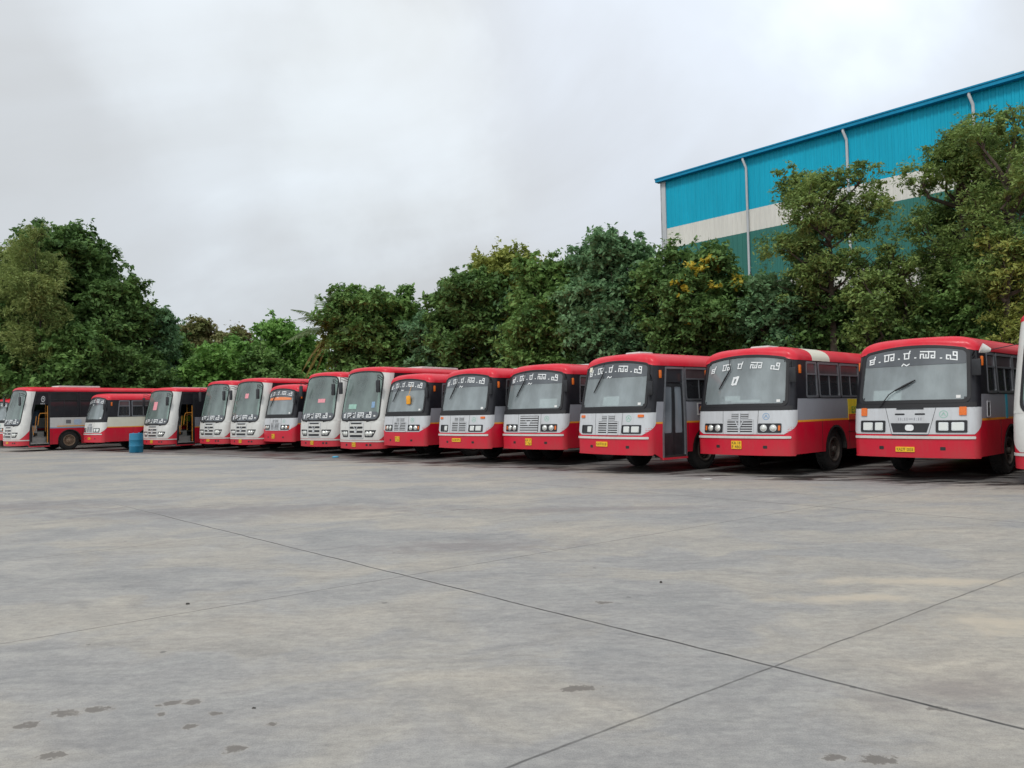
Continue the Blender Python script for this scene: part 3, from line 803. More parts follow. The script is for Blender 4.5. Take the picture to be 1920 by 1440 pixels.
def front_tall(S, P, root, k, opt, body, fm):
    A = .085
    g = MB(); patch(g, S, -1.04, 1.04, 1.40, 2.96, .002, r=.20, arch=A, thick=.006); ws = P('windscreen', g, WS_GREEN)
    sl = MB(); ring(sl, S, (-1.085, 1.085, 1.35, 2.995, .22), (-1.035, 1.035, 1.405, 2.95, .19), .014, .03, arch=A, deep=-.01); P('windscreen_seal', sl, RUBBER, ws)
    db = MB(); patch(db, S, -1.03, 1.03, 1.41, 1.66, .008, r=.15, thick=.004); P('dark_band', db, WS_BAND, ws)
    lt = MB(); kannada(lt, S, -.86, .72, 1.48, .15, dots=False, wd=.2, o=.014); P('lettering', lt, LETTER, ws)
    for pts_ in (((-.3, 1.36), (-.5, 1.46), (-.1, 1.6)), ((.55, 1.36), (.2, 1.48), (.62, 1.62))):
        wp = MB(); wp.tube([S.off(*p_, .035) for p_ in pts_], [.014, .018, .01], 6); P('wiper', wp, RUBBER, ws)
    # white cheeks that run from the bumper to the roof round each corner
    e1 = S.sy(opt['doory'][0]-.03)
    for q in (1, -1):
        ch = MB()
        def lo(z, q=q):
            # inner edge follows the glass
            return 1.065 if z > 1.5 else 1.065-.20*((1.5-z)/.17)**1.5*.5 if z > 1.33 else 0.0
        zs = [.70+(2.99-.70)*i/34 for i in range(35)]; g = []
        for z in zs:
            a = 1.10 if z >= 1.56 else 1.10-(.24-math.sqrt(max(0, .24**2-(1.57-z)**2))) if z > 1.335 else .5
            b = e1-.26*max(0, (z-1.7)/1.2) if z > 1.12 else (1.10+(e1-1.10)*max(0, (z-.70)/.42)**.8)
            row = []
            for j in range(15):
                sv = q*(a+(b-a)*j/14); row.append((S.off(sv, z, .006), S.off(sv, z, .0)))
            if q < 0: row = row[::-1]
            g.append(row)
        skin(ch, g); P('corner_panel', ch, fm)
    fp = MB(); patch(fp, S, -.52, .52, .70, 1.34, .009, ns=16); fpo = P('front_panel', fp, fm)
    st = MB(); patch(st, S, -e1, e1, .635, .685, .014, ns=60, thick=.01); P('bumper_strip', st, WHITE)
    gb = MB(); gs = MB()
    for z, w_, h_ in ((1.27, .30, .045), (1.13, .36, .075), (.985, .36, .075), (.84, .34, .08)):
        patch(gb, S, -w_, w_, z-h_/2, z+h_/2, .016, r=.03, sl=lambda z, w_=w_: -w_, sr=lambda z, w_=w_: w_)
    gr = P('grille', gb, BLACKP)
    ring(gs, S, (-.41, .41, .75, 1.32, .06), (-.385, .385, .775, 1.30, .05), .022, .014)
    stroke(gs, S, [(-.1, 1.16), (0, 1.05), (.1, 1.16)], .03, .03); patch(gs, S, -.07, .07, .95, 1.02, .03, r=.02); P('grille_bars', gs, SILVER, gr)
    for q in (1, -1): lamp(P, S, 'slant', q, .47, .99, .80, 1.04)
    bh = MB()
    for q in (-.6, .55, .72): patch(bh, S, q-.05, q+.05, .50, .57, .003, r=.015)
    P('towing_hole', bh, INK, body)
    for q in (k.get('mirrors', (1, -1))):
        mirror(P, S, q, 1.02, 2.80, drop=.42, out=.34, ht=.46, wd=.2, shell=k.get('mshell'))
    for (sv, z, w_, h_, m) in k.get('papers', []): sticker(P, S, ws, sv, z, w_, h_, m, .010, 'paper_notice')
    sticker(P, S, ws, .86, 1.52, .08, .05, PAPER, .014)
    plate(P, S, *k['plate'])
    # corporate badge on the dark panel behind the corner
    if k.get('badge', True):
        mb = MB(); s0 = S.sy(1.1 if k.get('door') else 1.55); z = 2.62
        if k.get('door'): s0 = S.sy(1.12)
        ring(mb, S, (s0-.13, s0+.13, z-.14, z+.14, .125), (s0-.105, s0+.105, z-.115, z+.115, .10), .016, .004)
        stroke(mb, S, [(s0-.05, z+.06), (s0, z-.02), (s0+.05, z+.06)], .025, .016); stroke(mb, S, [(s0, z-.06), (s0, z+.03)], .03, .016)
        text(mb, S, 'KSRTC', s0, z-.22, .3, .06, .016); P('badge', mb, LETTER)

# ------------------------------------------------------------------ the row
ONE = lambda s_: [s_]
B = {}
B[15], _, _ = make_bus(15, 10.15, 13.75, 52, True, 'grey and white bus cut off by the right edge of the photo, nearest of all', plate=(0, .53, .4, .1, ['KA57F 2214']), side='silver', mirrors=(1,))
B[14], _, _ = make_bus(14, 8.34, 16.3, 47, False, 'large red and silver bus with rectangular headlights and a black grille mask', grille='mask', lamps='rect', wiper='low', marker=(.13, .17), plate=(-.1, .63, .38, .105, ['KA27F 0033']), papers=[(-.5, 1.78, .62, .22)], sweep=.20, pole=True, vents=[])
B[13], _, _ = make_bus(13, 5.33, 18.25, 46, False, 'red and silver bus with a cream patch painted across its roof', grille='slats', spaced=True, sunband=False, lh=.135, patch=(1.25, 2.4), plate=(-.08, .70, .26, .19, ['KA 18', 'F 480']), papers=[(-.25, 1.80, .42, .12), (.1, 1.73, .75, .06)], sealm=BLUEST, vents=[(1.35, 0)], sweep=.34)
B[12], _, _ = make_bus(12, 2.38, 19.55, 50, False, 'red and silver bus with a closed dark glazed door near its front', grille='slats', lamps='square', vee=False, door='closed', marker=(.16, .065), plate=(-.20, .72, .40, .12, ['KA17F 0118']), papers=[(.0, 1.81, .55, .24)], lowmirror=True, vents=[(1.3, 0)], sweep=.36)
B[11], _, _ = make_bus(11, 0.46, 23.05, 42, False, 'red and silver bus with wide barred grille and large white paper behind glass', grille='wide', plate=(.0, .68, .24, .2, ['KA 57', 'F 761']), papers=[(.62, 1.82, .6, .26)], vents=[(3, 0)], sweep=.30)
B[10], _, _ = make_bus(10, -1.73, 24.55, 45, False, 'red and silver bus with square lamps, directly right of the orange board bus', grille='slats', lamps='square', vee=False, marker=(.16, .065), plate=(-.1, .72, .42, .11, ['KA18F 0792']), papers=[], vents=[(3, 0)], sweep=.34)
B[9], _, _ = make_bus(9, -4.01, 27.35, 45, False, 'red and silver bus with an orange board hung against its windscreen', grille='slats', stripe=False, plate=(-.12, .70, .26, .18, ['KA 11', 'F 290']), papers=[], vents=[], sweep=.42)
B[8], _, _ = make_bus(8, -5.92, 29.15, 38, True, 'tall white fronted bus with a green paper and a dark reflection in its windscreen', plate=(-.12, .55, .2, .15, ['KA', '57F']), papers=[(-.35, 1.85, .5, .16, GREENST), (.75, 1.9, .14, .2, BLUEST)], vents=[(4.2, 1)])
B[7], _, _ = make_bus(7, -8.25, 32.05, 38, True, 'tall white fronted bus with a pink sign in the middle of its windscreen', plate=(-.12, .55, .2, .15, ['KA', '57F']), papers=[(.28, 2.12, .42, .14, PINK)], vents=[(4, 1)])
B[6], _, _ = make_bus(6, -10.61, 34.45, 42, False, 'low red and silver bus with an orange line under its windscreen letters', grille='slats', stripe=False, plate=(-.1, .70, .24, .2, ['KA 11', 'F 318']), papers=[], vents=[(5, 0)], sweep=.46)
B[5], _, _ = make_bus(5, -12.6, 35.85, 37, True, 'tall white fronted bus with a pale pink paper high in the windscreen', plate=(-.05, .55, .2, .15, ['KA', '57F']), papers=[(.1, 2.45, .26, .2, PINK)], vents=[(5.5, 1)])
B[4], _, _ = make_bus(4, -14.88, 37.85, 38, True, 'tall white fronted bus, leftmost of the tightly packed tall ones', plate=(-.05, .55, .26, .09, ['KA57F 611']), papers=[], vents=[], badge=False)
B[3], _, _ = make_bus(3, -18.18, 39.0, 35, True, 'shorter white cornered bus with an open front door and orange handrail, beside the blue drum', door='open', plate=(-.05, .55, .2, .15, ['KA', '42F']), papers=[(-.1, 2.3, .35, .4, PINK)], scale=.93, vents=[(6, 1)], badge=False, side='silver')
B[2], _, _ = make_bus(2, -21.56, 39.4, 42, False, 'low white fronted bus with cream side panels and a lime green side notice', grille='slats', lamps='square', vee=False, front='white', side='cream', plate=(-.0, .66, .3, .1, ['KA09F 3310']), papers=[], vents=[], sweep=.30, seal=False, scale=.97)
B[1], _, _ = make_bus(1, -26.5, 40.6, 38, True, 'long tall bus at far left with open front door and tan front wheel', door='open', tan=True, side='white', blue=True, plate=(-.05, .55, .26, .09, ['KA13F 2190']), papers=[], vents=[(3.4, 1), (10.0, 1)], faded=False)
B[0], _, _ = make_bus(0, -31.8, 47.5, 38, False, 'faded red bus mostly hidden at the far left edge of the row', grille='slats', front='white', plate=(0, .66, .3, .1, ['KA13F 044']), papers=[], vents=[], faded=True)

def on_bus(i, tall):
    S = TALL if tall else OLD; root = B[i]
    return S, (lambda name, mb, mats, par=None: link(name, mb.mesh(name, mats), par or root))
# individual marks
S, P = on_bus(9, False); 
mb = MB(); p = S.off(.38, 2.05, .07); mb.rbox(p, (.22, .06, .30), .03); mb.tube([p+Vector((0, 0, .14)), S.off(.38, 2.55, .03)], .006, 5)
P('hanging_board', mb, plain('orange_board', (.9, .38, .02), .5))
S, P = on_bus(6, False); mb = MB(); patch(mb, S, -.9, .9, 2.30, 2.35, .012, arch=.09, thick=.003); P('orange_line', mb, plain('orange_tape', (.8, .25, .1), .6))
S, P = on_bus(1, True); mb = MB(); text(mb, S, 'Point-to-Point', S.sy(5.9), 2.70, 1.9, .15, .016); P('lettering', mb, plain('yellow_lettering', (.85, .75, .1), .5))
mb = MB(); patch(mb, S, S.sy(2.35), S.sy(2.6), 1.42, 1.6, .004, thick=.003); P('sticker', mb, DASH)
mb = MB(); patch(mb, S, S.sy(2.75), S.sy(3.15), 1.38, 1.62, .004, r=.1, thick=.003); P('sticker', mb, plain('pale_blue_print', (.45, .55, .68), .6))
mb = MB(); patch(mb, S, S.sy(1.9), S.sy(6.2), 1.275, 1.32, .005, thick=.003); P('orange_line', mb, YELLOW)
S, P = on_bus(2, False); mb = MB(); patch(mb, S, S.sy(4.2), S.sy(5.0), 1.27, 1.76, .006, thick=.004); ad = P('side_notice', mb, plain('lime_print', (.35, .60, .05), .5))
mb = MB(); disc(mb, S, S.sy(4.8), 1.52, .14, .012, .004); P('emblem', mb, plain('pale_print', (.6, .7, .8), .5), ad)
S, P = on_bus(13, False)
mb = MB(); patch(mb, S, S.sy(3.15), S.sy(4.2), 1.22, 1.74, .012, thick=.006); ad = P('side_notice', mb, plain('yellow_print', (.80, .60, .03), .5))
mb = MB(); patch(mb, S, S.sy(3.16), S.sy(4.19), 1.22, 1.36, .016, thick=.004); P('notice_strip', mb, plain('red_print', (.70, .08, .03), .5), ad)
mb = MB(); text(mb, S, 'ESSR', S.sy(3.67), 1.47, .66, .16, .02); P('notice_lettering', mb, plain('green_print', (.05, .35, .08), .5), ad)
S, P = on_bus(12, False)
mb = MB(); patch(mb, S, S.sy(2.05), S.sy(2.35), 1.40, 1.72, .008, thick=.004); ad = P('poster', mb, PAPER)
mb = MB(); patch(mb, S, S.sy(2.09), S.sy(2.31), 1.45, 1.70, .011, thick=.003); P('poster_print', mb, plain('dark_print', (.10, .06, .10), .6), ad)
mb = MB(); disc(mb, S, S.sy(2.2), 1.57, .07, .0125, .002); P('poster_print', mb, plain('amber_print', (.75, .33, .08), .6), ad)
mb = MB(); patch(mb, S, S.sy(2.5), S.sy(3.3), 1.24, 1.74, .008, thick=.004); ad = P('side_notice', mb, plain('pale_yellow_print', (.72, .66, .22), .5))
mb = MB(); text(mb, S, 'cc', S.sy(2.72), 1.45, .22, .1, .012); P('notice_lettering', mb, INK, ad)
mb = MB(); patch(mb, S, -.98, -.86, 2.58, 2.70, .03, thick=.01); P('roof_patch', mb, CREAM)
S, P = on_bus(14, False)
mb = MB(); ring(mb, S, (S.sy(.72), S.sy(.95), 1.28, 1.62, .02), (S.sy(.75), S.sy(.92), 1.31, 1.59, .01), .012, .012); fo = P('side_vent', mb, SILVER)
mb = MB(); patch(mb, S, S.sy(.75), S.sy(.92), 1.31, 1.59, .004, thick=.003); P('vent_grating', mb, BLACKP, fo)
mb = MB(); patch(mb, S, S.sy(2.05), S.sy(2.2), 1.24, 1.76, .006, thick=.003); P('side_notice', mb, plain('cyan_print', (.05, .45, .60), .5))
# loudspeaker-shaped white mirror back on the nearest bus
S, P = on_bus(15, True)
mb = MB(); c = S.off(-1.02, 2.72, .0); nn = (S.off(-1.02, 2.72, .1)-c).normalized(); q = Vector((-1.50, .1, 2.60))
am = MB(); am.tube([S.off(-1.3, 2.6, 0), q+Vector((-.04, 0, 0))], .009, 6); mb.tube([q, q+Vector((-.07, -.04, .02)), q+Vector((-.14, -.08, .05))], [.035, .075, .10], 14); mo = P('mirror', mb, WHITE); P('mirror_arm', am, BLACKP, mo)

# ------------------------------------------------------------------ ground
def ground_mat():
    m, t, b = newmat('concrete')
    tcn = t.nodes.new('ShaderNodeTexCoord'); V = tcn.outputs['Object']
    sp = t.nodes.new('ShaderNodeSeparateXYZ'); t.links.new(V, sp.inputs[0]); X, Y = sp.outputs[0], sp.outputs[1]
    wob = nz(t, 1.2, 3, .6, V)
    def lin(ax, ay, c): return math_(t, 'ADD', math_(t, 'ADD', math_(t, 'MULTIPLY', X, ax), math_(t, 'MULTIPLY', Y, ay)), c)
    big = nz(t, .28, 6, .62, V, mapscale=(1, 1.5, 1)); mid = nz(t, 1.3, 7, .68, V, mapscale=(.8, 1.5, 1)); fine = nz(t, 22, 6, .7, V); stre = nz(t, 2.2, 6, .6, V, mapscale=(.35, 1.6, 1))
    c = ramp(t, big.outputs[0], [(.33, (.235, .23, .222)), (.5, (.325, .305, .275)), (.64, (.43, .385, .315))]).outputs[0]
    wv_ = nz(t, .55, 3, .6, V); wmix = t.nodes.new('ShaderNodeVectorMath'); wmix.operation = 'MULTIPLY_ADD'; t.links.new(wv_.outputs['Color'], wmix.inputs[0]); wmix.inputs[1].default_value = (2.4, 2.4, 0); t.links.new(V, wmix.inputs[2])
    sw = nz(t, .75, 5, .6, wmix.outputs[0]); c = mixc(t, .6, c, ramp(t, sw.outputs[0], [(.36, (.25, .25, .255)), (.46, (.30, .295, .285)), (.54, (.325, .305, .28)), (.64, (.39, .36, .315))]).outputs[0])
    sw2 = nz(t, 1.6, 6, .62, wmix.outputs[0], mapscale=(.5, 1.8, 1)); c = mixc(t, .35, c, ramp(t, sw2.outputs[0], [(.38, (.17, .17, .172)), (.5, (.32, .31, .29)), (.62, (.46, .43, .39))]).outputs[0])
    c = mixc(t, .45, c, ramp(t, mid.outputs[0], [(.32, (.18, .178, .175)), (.5, (.30, .288, .268)), (.66, (.40, .375, .335))]).outputs[0])
    c = mixc(t, ramp(t, stre.outputs[0], [(.5, (0,0,0)), (.68, (.5,.5,.5))]).outputs[0], c, (.20, .195, .19))
    c = mixc(t, .40, c, ramp(t, fine.outputs[0], [(.34, (.17, .165, .16)), (.66, (.42, .405, .37))]).outputs[0])
    grit = nz(t, 120, 4, .8, V); c = mixc(t, .35, c, ramp(t, grit.outputs[0], [(.36, (.15, .145, .14)), (.64, (.46, .44, .41))]).outputs[0])
    mo = nz(t, .42, 5, .55, wmix.outputs[0], mapscale=(.8, 1.2, 1)); c = mixc(t, 1.0, c, ramp(t, mo.outputs[0], [(.34, (.84, .86, .90)), (.47, (.97, .975, 1.0)), (.53, (1.06, 1.035, 1.0)), (.66, (1.17, 1.11, 1.03))]).outputs[0], 'MULTIPLY')
    mo2 = nz(t, 2.1, 7, .66, wmix.outputs[0], mapscale=(.45, 1.7, 1)); c = mixc(t, 1.0, c, ramp(t, mo2.outputs[0], [(.34, (.88, .88, .885)), (.5, (1.0, 1.0, 1.0)), (.66, (1.10, 1.10, 1.08))]).outputs[0], 'MULTIPLY')
    mo3 = nz(t, 8.0, 6, .7, V, mapscale=(.7, 1.6, 1)); c = mixc(t, 1.0, c, ramp(t, mo3.outputs[0], [(.34, (.86, .86, .86)), (.66, (1.12, 1.12, 1.10))]).outputs[0], 'MULTIPLY')
    # scattered darker blots and specks
    vo = t.nodes.new('ShaderNodeTexVoronoi'); vo.inputs['Scale'].default_value = 1.4; t.links.new(V, vo.inputs['Vector'])
    spk = ramp(t, math_(t, 'ADD', vo.outputs[0], math_(t, 'MULTIPLY', fine.outputs[0], .05)), [(.050, (1,1,1)), (.062, (0,0,0))]).outputs[0]
    c = mixc(t, math_(t, 'MULTIPLY', spk, .6), c, (.07, .065, .06))
    # pale dusty patches at the right
    def blob(px, py, rx, ry, rot, amp=.35, sc=3.0):
        a = math.cos(rot); s_ = math.sin(rot)
        u = math_(t, 'DIVIDE', lin(a, s_, -(a*px+s_*py)), rx); v = math_(t, 'DIVIDE', lin(-s_, a, -(-s_*px+a*py)), ry)
        d = math_(t, 'SQRT', math_(t, 'ADD', math_(t, 'MULTIPLY', u, u), math_(t, 'MULTIPLY', v, v)))
        return math_(t, 'ADD', d, math_(t, 'MULTIPLY', math_(t, 'SUBTRACT', nzs[sc].outputs[0], .5), amp*4))
    def fall(src, a, b_, v):
        n = t.nodes.new('ShaderNodeMapRange'); n.interpolation_type = 'SMOOTHSTEP'; t.links.new(src, n.inputs[0]); n.inputs[1].default_value = a; n.inputs[2].default_value = b_; n.inputs[3].default_value = v; n.inputs[4].default_value = 0; return n.outputs[0]
    nzs = {3.0: nz(t, 3.0, 5, .65, V), 9.0: nz(t, 16.0, 6, .75, V)}
    for (px, py, rx, ry, rot) in ((3.7, 7.0, .9, .16, -.1), (2.8, 6.45, .55, .14, 0), (3.5, 5.65, .45, .3, .3)):
        c = mixc(t, fall(blob(px, py, rx, ry, rot, .7), .0, 1.6, .75), c, (.50, .43, .33))
    # fine cracks and scuffs
    sc1 = nz(t, 3.2, 8, .8, V, mapscale=(.5, 2.6, 1)); c = mixc(t, fall(math_(t, 'ABSOLUTE', math_(t, 'SUBTRACT', sc1.outputs[0], .58)), .0, .012, .30), c, (.12, .115, .11))
    sc2 = nz(t, 7.0, 8, .8, V, mapscale=(.6, 2.2, 1)); c = mixc(t, math_(t, 'SUBTRACT', .5, fall(sc2.outputs[0], .62, .72, .5)), c, (.15, .145, .14))
    sc3 = nz(t, 5.0, 8, .8, V, mapscale=(.5, 2.4, 1)); c = mixc(t, math_(t, 'SUBTRACT', .4, fall(sc3.outputs[0], .60, .74, .4)), c, (.45, .43, .40))
    # broad damp shades
    for (px, py, rx, ry, rot) in ((-.6, 9.3, 1.3, .45, 0), (-4.5, 13.2, 3.2, 1.0, 0), (-9.5, 14.5, 2.5, 1.0, 0), (1.0, 12.5, 2.2, .4, 0), (2.4, 4.3, .6, .3, .2)):
        c = mixc(t, fall(blob(px, py, rx, ry, rot, .8), .0, 1.4, .5), c, (.17, .145, .142))
    # worn holes in the surface at the lower left
    for (px, py, rx, ry, rot) in ((-2.59, 4.12, .055, .05, .6), (-2.48, 4.29, .08, .045, -.2), (-2.33, 4.33, .075, .04, .1), (-1.96, 4.40, .06, .035, .3), (-1.83, 4.41, .045, .04, -.2), (-1.94, 4.25, .022, .03, .1), (-1.64, 4.24, .035, .02, 0), (-1.70, 4.07, .032, .03, 0), (-2.23, 3.75, .055, .035, 0), (-1.37, 3.79, .045, .04, .6), (-1.28, 4.08, .035, .02, 0), (1.42, 3.57, .05, .035, -.1), (1.62, 3.54, .07, .045, 0), (.35, 4.51, .10, .04, .1), (2.19, 4.11, .045, .035, -.1), (.71, 6.47, .06, .04, 0)):
        f = blob(px, py, rx, ry, rot, 1.1, 9.0)
        c = mixc(t, fall(f, 1.0, 1.9, .35), c, (.36, .33, .29))
        c = mixc(t, fall(f, .85, 1.15, .8), c, (.12, .105, .09))
    # slab joints
    def joints(ax, ay, c0, period, width, strength, off=0.0):
        a = lin(ax, ay, -c0); a = math_(t, 'ADD', a, math_(t, 'MULTIPLY', math_(t, 'SUBTRACT', wob.outputs[0], .5), .05))
        k = math_(t, 'PINGPONG', a, period/2)
        return k
    d1 = R_(137.3); n1x, n1y = -math.cos(d1), math.sin(d1)          # normal of the long joints
    c1 = n1x*1.57+n1y*4.81
    d2 = R_(52.0); n2x, n2y = math.cos(d2), -math.sin(d2); c2 = n2x*1.57+n2y*4.81
    k1 = joints(n1x, n1y, c1, 7.45, 0, 0); k1b = joints(n1x, n1y, c1+3.7, 7.45, 0, 0); k2 = joints(n2x, n2y, c2, 3.9, 0, 0)
    brk = ramp(t, nz(t, 2.6, 4, .7, V).outputs[0], [(.35, (.35,.35,.35)), (.6, (1,1,1))]).outputs[0]
    edge = ramp(t, k1, [(.012, (1,1,1)), (.05, (0,0,0))]).outputs[0]
    c = mixc(t, math_(t, 'MULTIPLY', math_(t, 'MULTIPLY', edge, brk), .38), c, (.42, .40, .37))
    j1 = math_(t, 'MULTIPLY', ramp(t, k1, [(.009, (1,1,1)), (.017, (0,0,0))]).outputs[0], math_(t, 'ADD', math_(t, 'MULTIPLY', brk, .5), .48))
    j2 = math_(t, 'MULTIPLY', ramp(t, k2, [(.005, (1,1,1)), (.011, (0,0,0))]).outputs[0], math_(t, 'ADD', math_(t, 'MULTIPLY', brk, .4), .3))
    j3 = math_(t, 'MULTIPLY', ramp(t, k1b, [(.002, (1,1,1)), (.008, (0,0,0))]).outputs[0], math_(t, 'MULTIPLY', brk, .16))
    farfade = t.nodes.new('ShaderNodeMapRange'); t.links.new(lin(-.6, .8, 0), farfade.inputs[0]); farfade.inputs[1].default_value = 13.5; farfade.inputs[2].default_value = 17.5; farfade.inputs[3].default_value = 1.0; farfade.inputs[4].default_value = .25
    j1 = math_(t, 'MULTIPLY', j1, farfade.outputs[0])
    jj = math_(t, 'MAXIMUM', math_(t, 'MAXIMUM', j1, j2), j3)
    c = mixc(t, jj, c, (.03, .028, .026))
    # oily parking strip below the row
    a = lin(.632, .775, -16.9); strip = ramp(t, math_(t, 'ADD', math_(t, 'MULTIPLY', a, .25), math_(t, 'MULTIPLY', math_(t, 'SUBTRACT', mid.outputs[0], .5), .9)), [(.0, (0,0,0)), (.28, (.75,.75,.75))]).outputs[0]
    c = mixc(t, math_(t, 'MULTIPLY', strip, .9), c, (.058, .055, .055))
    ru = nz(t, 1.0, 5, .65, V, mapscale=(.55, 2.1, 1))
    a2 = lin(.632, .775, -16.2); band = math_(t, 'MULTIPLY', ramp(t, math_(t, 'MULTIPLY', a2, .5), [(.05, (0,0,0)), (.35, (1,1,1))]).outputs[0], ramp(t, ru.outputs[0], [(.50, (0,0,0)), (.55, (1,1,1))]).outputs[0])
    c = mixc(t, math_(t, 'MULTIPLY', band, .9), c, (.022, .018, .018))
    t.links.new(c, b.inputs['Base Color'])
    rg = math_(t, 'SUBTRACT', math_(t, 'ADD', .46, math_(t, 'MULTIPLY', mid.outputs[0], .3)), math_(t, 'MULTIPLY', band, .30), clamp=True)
    t.links.new(rg, b.inputs['Roughness']); b.inputs['Specular IOR Level'].default_value = .5
    bp = t.nodes.new('ShaderNodeBump'); bp.inputs['Strength'].default_value = .25; bp.inputs['Distance'].default_value = .01
    h = math_(t, 'SUBTRACT', math_(t, 'ADD', fine.outputs[0], mid.outputs[0]), math_(t, 'MULTIPLY', jj, 2.0))
    t.links.new(h, bp.inputs['Height']); t.links.new(bp.outputs[0], b.inputs['Normal'])
    return m
g = MB(); g.add([(-1500, -1500, -.012), (1500, -1500, -.012), (1500, 1500, -.012), (-1500, 1500, -.012)], [(0, 1, 2, 3)])
tag(link('ground', g.mesh('ground', plain('soil', (.10, .085, .055), .95, scale=.8, var=.4), False)), 'brown soil and scrub ground around the yard', 'ground', kind='structure')
g = MB(); g.add([(-70, -30, 0), (45, -30, 0), (45, 10, 0), (20, 28, 0), (5, 42, 0), (-10, 54, 0), (-70, 58, 0)], [(0, 1, 2, 3, 4, 5, 6)])
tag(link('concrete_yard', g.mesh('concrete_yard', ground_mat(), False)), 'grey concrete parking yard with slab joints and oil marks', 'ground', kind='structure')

# ------------------------------------------------------------------ blue drum and litter
def at(px, Y): return (px-960)/FPX*Y
mb = MB(); mb.lathe([(0, 0), (0, .29), (.02, .305), (.28, .305), (.30, .315), (.33, .305), (.58, .305), (.60, .315), (.63, .305), (.88, .30), (.91, .29), (.91, .27), (.885, .265), (.885, 0)], 28, axis='z')
dr = link('plastic_drum', None, None, (at(254.5, 36.9), 36.9, 0)); tag(dr, 'blue plastic drum standing on the yard in front of the low cream sided bus', 'drum')
link('drum_body', mb.mesh('drum_body', plain('blue_plastic', (.012, .17, .29), .4, scale=5), ang=40), dr)
mb = MB(); mb.lathe([(0, 0), (0, .27), (.03, .275), (.035, 0)], 28, axis='z', c=(0, 0, .88)); mb.tube([(.14, 0, .91), (.14, 0, .945)], .035, 10); mb.tube([(-.14, 0, .91), (-.14, 0, .935)], .025, 10)
link('drum_lid', mb.mesh('drum_lid', plain('blue_plastic_lid', (.02, .24, .44), .45, scale=5)), dr)
def litter(name, x, y, r, h, m, label, cat, seed):
    rd = random.Random(seed); mb = MB(); n = 9; vs = []; fs = []
    rr = [r*rd.uniform(.6, 1.1) for _ in range(n)]
    for q, (zz, kk) in enumerate(((0.001, .9), (h*.5, 1.0), (h, .55))):
        for i in range(n): t = 2*math.pi*i/n; vs.append((rr[i]*kk*math.cos(t), rr[i]*kk*.6*math.sin(t), zz*rd.uniform(.8, 1.2)))
    for q in range(2):
        for i in range(n): a, b = q*n+i, q*n+(i+1) % n; fs.append((a, b, b+n, a+n))
    fs.append(tuple(range(2*n, 3*n))); mb.add(vs, fs)
    return tag(link(name, mb.mesh(name, m), None, (x, y, 0)), label, cat)
DIRTC = plain('dark_stone', (.05, .045, .04), .9); BLUEL = plain('blue_litter', (.05, .35, .55), .5); WL = plain('white_litter', (.6, .6, .58), .6)
litter('plastic_scrap', -6.65, 28.97, .16, .06, BLUEL, 'small light blue plastic scrap on the concrete before the two tall buses', 'litter', 1)
litter('paper_scrap', 4.28, 17.23, .13, .02, WL, 'flat white scrap on the concrete in front of the bus with cream roof patch', 'litter', 2)
litter('pebble', 1.33, 7.15, .016, .015, DIRTC, 'small dark round pebble alone on the concrete right of centre', 'stone', 3)
litter('pebble', -2.82, 6.7, .024, .012, DIRTC, 'small dark flat pebble on the concrete left of centre', 'stone', 4)
litter('pebble', -1.45, 4.3, .012, .006, DIRTC, 'dark sliver of stone beside the worn marks at lower left', 'stone', 5)

# ------------------------------------------------------------------ warehouse
def nrm(x, y): l = math.hypot(x, y); return x/l, y/l
e1 = nrm(.669, -.743); en = (.743, .669)        # along the wall (to the right and nearer), away from camera
NW = 44.0
aC = (1253-960)/FPX; tC = NW/(.743*aC+.669); CX, CY = aC*tC, tC
WLn = 62.0
wh = link('warehouse', None, None, (CX, CY, 0)); wh.rotation_euler = (0, 0, math.atan2(e1[1], e1[0]))
tag(wh, 'large blue, cream and green metal clad warehouse behind the trees at right', 'warehouse')
# local frame: +x along the wall, +y away from the camera (rotated e1 -> y axis = (-e1y, e1x))
def clad(name, z0, z1, mat, depth=.035, pitch=.34, o=0.0):
    mb = MB(); x = 0; pts = []
    while x < WLn:
        pts += [(x, 0), (x+pitch*.55, 0), (x+pitch*.65, -depth), (x+pitch*.90, -depth)]; x += pitch
    vs = [(p[0], p[1]+o, z) for z in (z0, z1) for p in pts]; n = len(pts)
    mb.add(vs, [(i, i+1, n+i+1, n+i) for i in range(n-1)])
    return link(name, mb.mesh(name, mat, False), wh)
def cladmat(name, c, rough=.45):
    m, t, b = newmat(name); n = nz(t, .35, 5, .6, mapscale=(1, 1, .3)); r = ramp(t, n.outputs[0], [(.3, tuple(x*.85 for x in c)), (.7, tuple(min(1, x*1.1) for x in c))])
    n2 = nz(t, 5, 4, .7, mapscale=(1, 1, .06)); t.links.new(mixc(t, .18, r.outputs[0], ramp(t, n2.outputs[0], [(.4, tuple(x*.6 for x in c)), (.6, c)]).outputs[0]), b.inputs['Base Color'])
    b.inputs['Roughness'].default_value = rough; b.inputs['Specular IOR Level'].default_value = .15; return m
CB = cladmat('blue_cladding', (.01, .43, .62)); CC = cladmat('cream_cladding', (.78, .76, .70)); CG = cladmat('green_cladding', (.05, .20, .17)); CT = cladmat('blue_trim', (.01, .27, .48)); CW = cladmat('pale_metal', (.58, .60, .62))
ZT = 17.42
clad('blue_wall_panel', 14.1, ZT, CB); clad('cream_wall_panel', 12.7, 14.1, CC); clad('green_wall_panel', 9.35, 12.7, CG); clad('lower_cream_wall_panel', 7.25, 9.35, CC)
mb = MB(); mb.box(.3, WLn-.3, .6, .8, 0, 7.4); link('plinth_wall', mb.mesh('plinth_wall', plain('dark_plinth', (.05, .05, .055), .8), False), wh)
